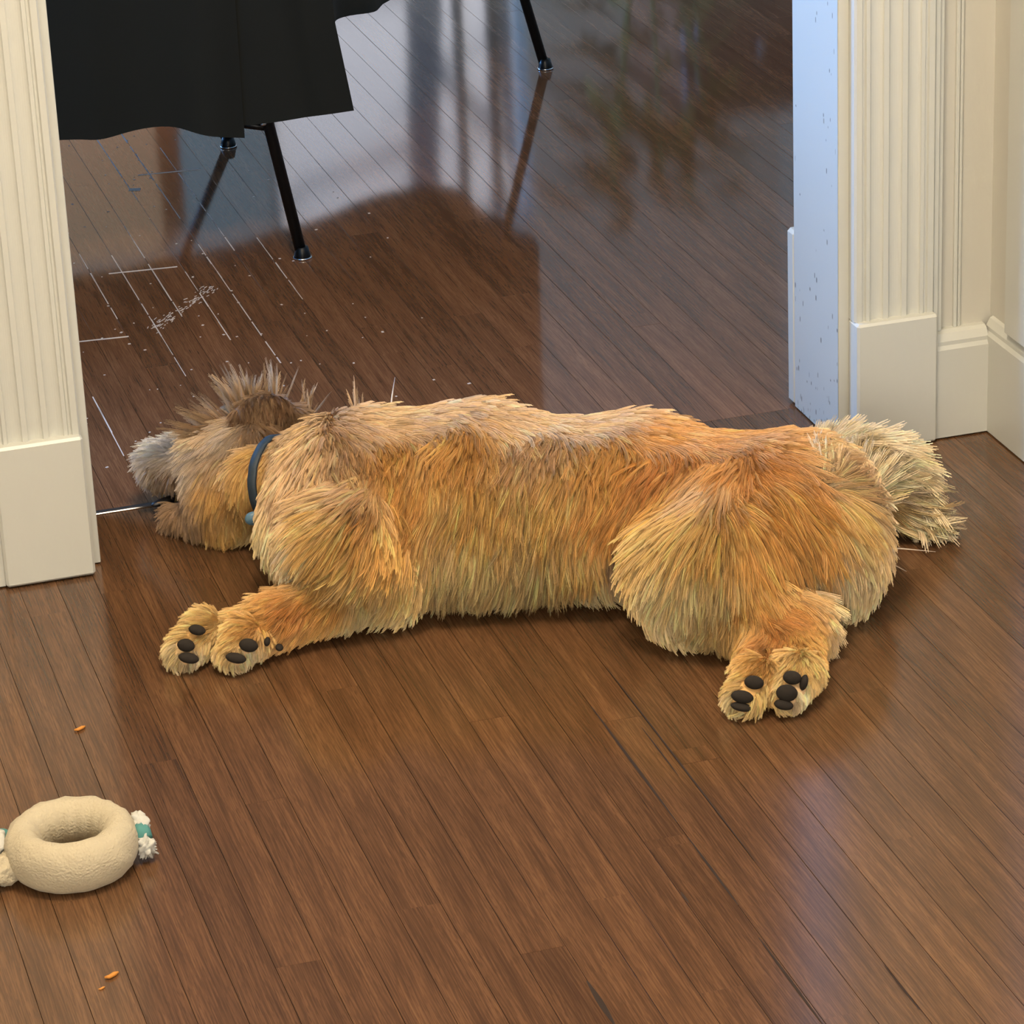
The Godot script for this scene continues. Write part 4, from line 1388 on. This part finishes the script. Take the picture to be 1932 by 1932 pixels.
# ---------------------------------------------------------------- the toy and the small things
func toy() -> void:
	var at: Vector3 = Vector3(-0.1463, 0.0000, 0.6748)
	var t := tag(base("dog_toy", at), "cream plush ring toy with tied ends, lying on the floor", "dog toy")
	var plush := mat(Color(0.73, 0.68, 0.575), 0.9, 0.2)
	plush.rim_enabled = true
	plush.rim = 0.4
	var nz := FastNoiseLite.new()
	nz.frequency = 0.09
	nz.fractal_octaves = 3
	var tx := NoiseTexture2D.new()
	tx.width = 256
	tx.height = 256
	tx.seamless = true
	tx.noise = nz
	plush.heightmap_enabled = true
	plush.heightmap_texture = tx
	plush.heightmap_scale = 0.12
	plush.uv1_triplanar = true
	plush.uv1_scale = Vector3(12, 12, 12)
	var st := tool()
	st.set_smooth_group(0)
	var n := 64
	var mth := 24
	var wob := FastNoiseLite.new()
	wob.seed = 2
	wob.frequency = 9.0
	for i in n:
		for k in mth:
			var q := []
			for c in [[i, k], [i, k + 1], [i + 1, k + 1], [i + 1, k]]:
				var a: float = TAU * (c[0] % n) / n
				var b: float = TAU * (c[1] % mth) / mth
				var inner := clampf(-cos(b), 0, 1)
				var rr := 0.0470 + 0.0180 * cos(b) + inner * 0.0012 * sin(a * 14.0)
				var y := 0.0265 + 0.0262 * sin(b)
				var p := Vector3(cos(a) * rr, y, sin(a) * rr)
				p *= 1.0 + 0.035 * wob.get_noise_3d(p.x * 6, p.y * 6, p.z * 6)
				p.y = maxf(p.y, 0.0005)
				q.append(p)
			quad(st, q[0], q[1], q[2], q[3])
	put("ring", done(st), plush, t)
	var white := mat(Color(0.76, 0.75, 0.71), 0.9, 0.2)
	var teal := mat(Color(0.33, 0.53, 0.51), 0.8, 0.2)
	var e: Vector3 = Vector3(-0.0772, 0.0260, 0.6768) - at
	var knot := put("tied_end", lump(Vector3(-0.0779, 0.0300, 0.6660) - at, Basis.from_scale(Vector3(0.0105, 0.012, 0.011)), 3), white, t)
	var band := tool()
	tube(band, [e + Vector3(-0.003, 0.004, -0.006), e + Vector3(0, 0.0005, 0.0), e + Vector3(0.001, -0.004, 0.006)], [0.0085, 0.0092, 0.0085], 14)
	put("teal_band", done(band), teal, knot)
	put("frayed_tuft", lump(Vector3(-0.0762, 0.0160, 0.6862) - at, Basis.from_scale(Vector3(0.0085, 0.011, 0.009)), 12, 0.4), white, knot)
	for k in 16:
		var a := 0.7 * k
		tubed("thread", [Vector3(-0.0763, 0.0140, 0.6858) - at, Vector3(-0.0746, 0.0100, 0.6833) - at + Vector3(0.007 + 0.003 * sin(a), 0.004 * cos(a * 1.7), 0.006 * sin(a * 1.3))], [0.0016, 0.0007], white, knot, 6)
	var left := put("tied_end", lump(Vector3(-0.2132, 0.0160, 0.6814) - at, Basis(Vector3.UP, 0.5) * Basis.from_scale(Vector3(0.020, 0.0150, 0.016)), 5, 0.2), plush, t)
	put("teal_band", blob(Vector3(-0.2090, 0.0260, 0.6349) - at, Basis.from_scale(Vector3(0.011, 0.0085, 0.010))), teal, left)
	put("tied_end", lump(Vector3(-0.2195, 0.0220, 0.6458) - at, Basis.from_scale(Vector3(0.018, 0.016, 0.018)), 9), white, t)


func small_things() -> void:
	var om := mat(Color(0.80, 0.52, 0.20), 0.7)
	var specs := [[Vector3(-0.0881, 0.0000, 0.3829), 0.0062, "orange crumb on the floor above the ring toy"], [Vector3(-0.1493, 0.0000, 0.8883), 0.0068, "orange curved crumb on the floor below the ring toy"], [Vector3(-0.1619, 0.0000, 0.9060), 0.0032, "tiny pale crumb beside the curved crumb below the ring toy"]]
	for k in specs:
		var st := tool()
		var l: float = k[1]
		tube(st, [Vector3(-l, l * 0.25, l * 0.2), Vector3(-l * 0.4, l * 0.33, l * 0.4), Vector3(l * 0.4, l * 0.33, -0.1 * l), Vector3(l, l * 0.25, -l * 0.5)], [l * 0.15, l * 0.3, l * 0.33, l * 0.14], 8)
		tag(put("crumb", done(st), om, self, k[0]), k[2], "crumb", "crumbs round the toy")
	# dusty grit on the back-room floor, plus slivers painting light glints along its joints
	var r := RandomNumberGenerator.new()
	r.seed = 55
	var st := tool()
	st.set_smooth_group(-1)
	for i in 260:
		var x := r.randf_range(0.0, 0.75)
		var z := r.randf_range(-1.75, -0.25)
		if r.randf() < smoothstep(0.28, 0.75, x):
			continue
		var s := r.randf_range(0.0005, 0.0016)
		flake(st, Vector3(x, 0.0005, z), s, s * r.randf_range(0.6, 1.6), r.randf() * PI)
	for k in [[0.361, -1.72, -1.22], [0.3175, -1.72, -1.36], [0.3175, -1.0, -0.72], [0.274, -1.22, -0.86], [0.405, -1.60, -1.05], [0.187, -1.12, -0.84], [0.231, -1.1, -0.6], [0.449, -1.1, -0.82], [0.361, -1.1, -0.6], [0.1, -0.55, -0.35]]:  # pale slivers: light caught on the board edges, put in as colour
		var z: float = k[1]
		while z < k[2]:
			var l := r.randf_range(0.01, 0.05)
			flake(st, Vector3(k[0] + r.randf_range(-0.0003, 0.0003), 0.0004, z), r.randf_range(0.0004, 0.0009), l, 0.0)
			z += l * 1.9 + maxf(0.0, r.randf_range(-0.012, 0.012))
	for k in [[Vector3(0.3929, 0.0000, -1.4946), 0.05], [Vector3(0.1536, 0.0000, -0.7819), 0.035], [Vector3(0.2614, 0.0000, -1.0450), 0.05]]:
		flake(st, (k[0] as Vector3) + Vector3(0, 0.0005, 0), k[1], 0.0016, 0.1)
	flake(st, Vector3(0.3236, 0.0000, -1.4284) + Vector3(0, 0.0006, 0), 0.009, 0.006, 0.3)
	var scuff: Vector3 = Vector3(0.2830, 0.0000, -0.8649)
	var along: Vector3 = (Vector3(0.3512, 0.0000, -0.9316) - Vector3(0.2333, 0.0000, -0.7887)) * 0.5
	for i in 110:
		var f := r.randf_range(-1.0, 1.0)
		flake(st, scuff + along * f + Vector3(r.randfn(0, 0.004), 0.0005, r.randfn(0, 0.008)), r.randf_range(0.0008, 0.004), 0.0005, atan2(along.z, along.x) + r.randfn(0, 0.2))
	tag(put("dust_and_glints", done(st), M.dust_and_glints), "pale dusty grit, and painted light glints along the joints of the back room's floor", "dust_and_glints", "", "stuff")


func flake(st: SurfaceTool, at: Vector3, hx: float, hz: float, turn: float) -> void:   # a flat grain half a millimetre thick
	var u := Vector3(cos(turn), 0, sin(turn)) * hx
	var w := Vector3(-sin(turn), 0, cos(turn)) * hz
	var c := [at - u - w, at + u - w, at + u + w, at - u + w]
	quad(st, c[0], c[1], c[2], c[3])
	for i in 4:
		var a: Vector3 = c[i]
		var b: Vector3 = c[(i + 1) % 4]
		quad(st, b, a, a + Vector3(0, -0.0005, 0), b + Vector3(0, -0.0005, 0))
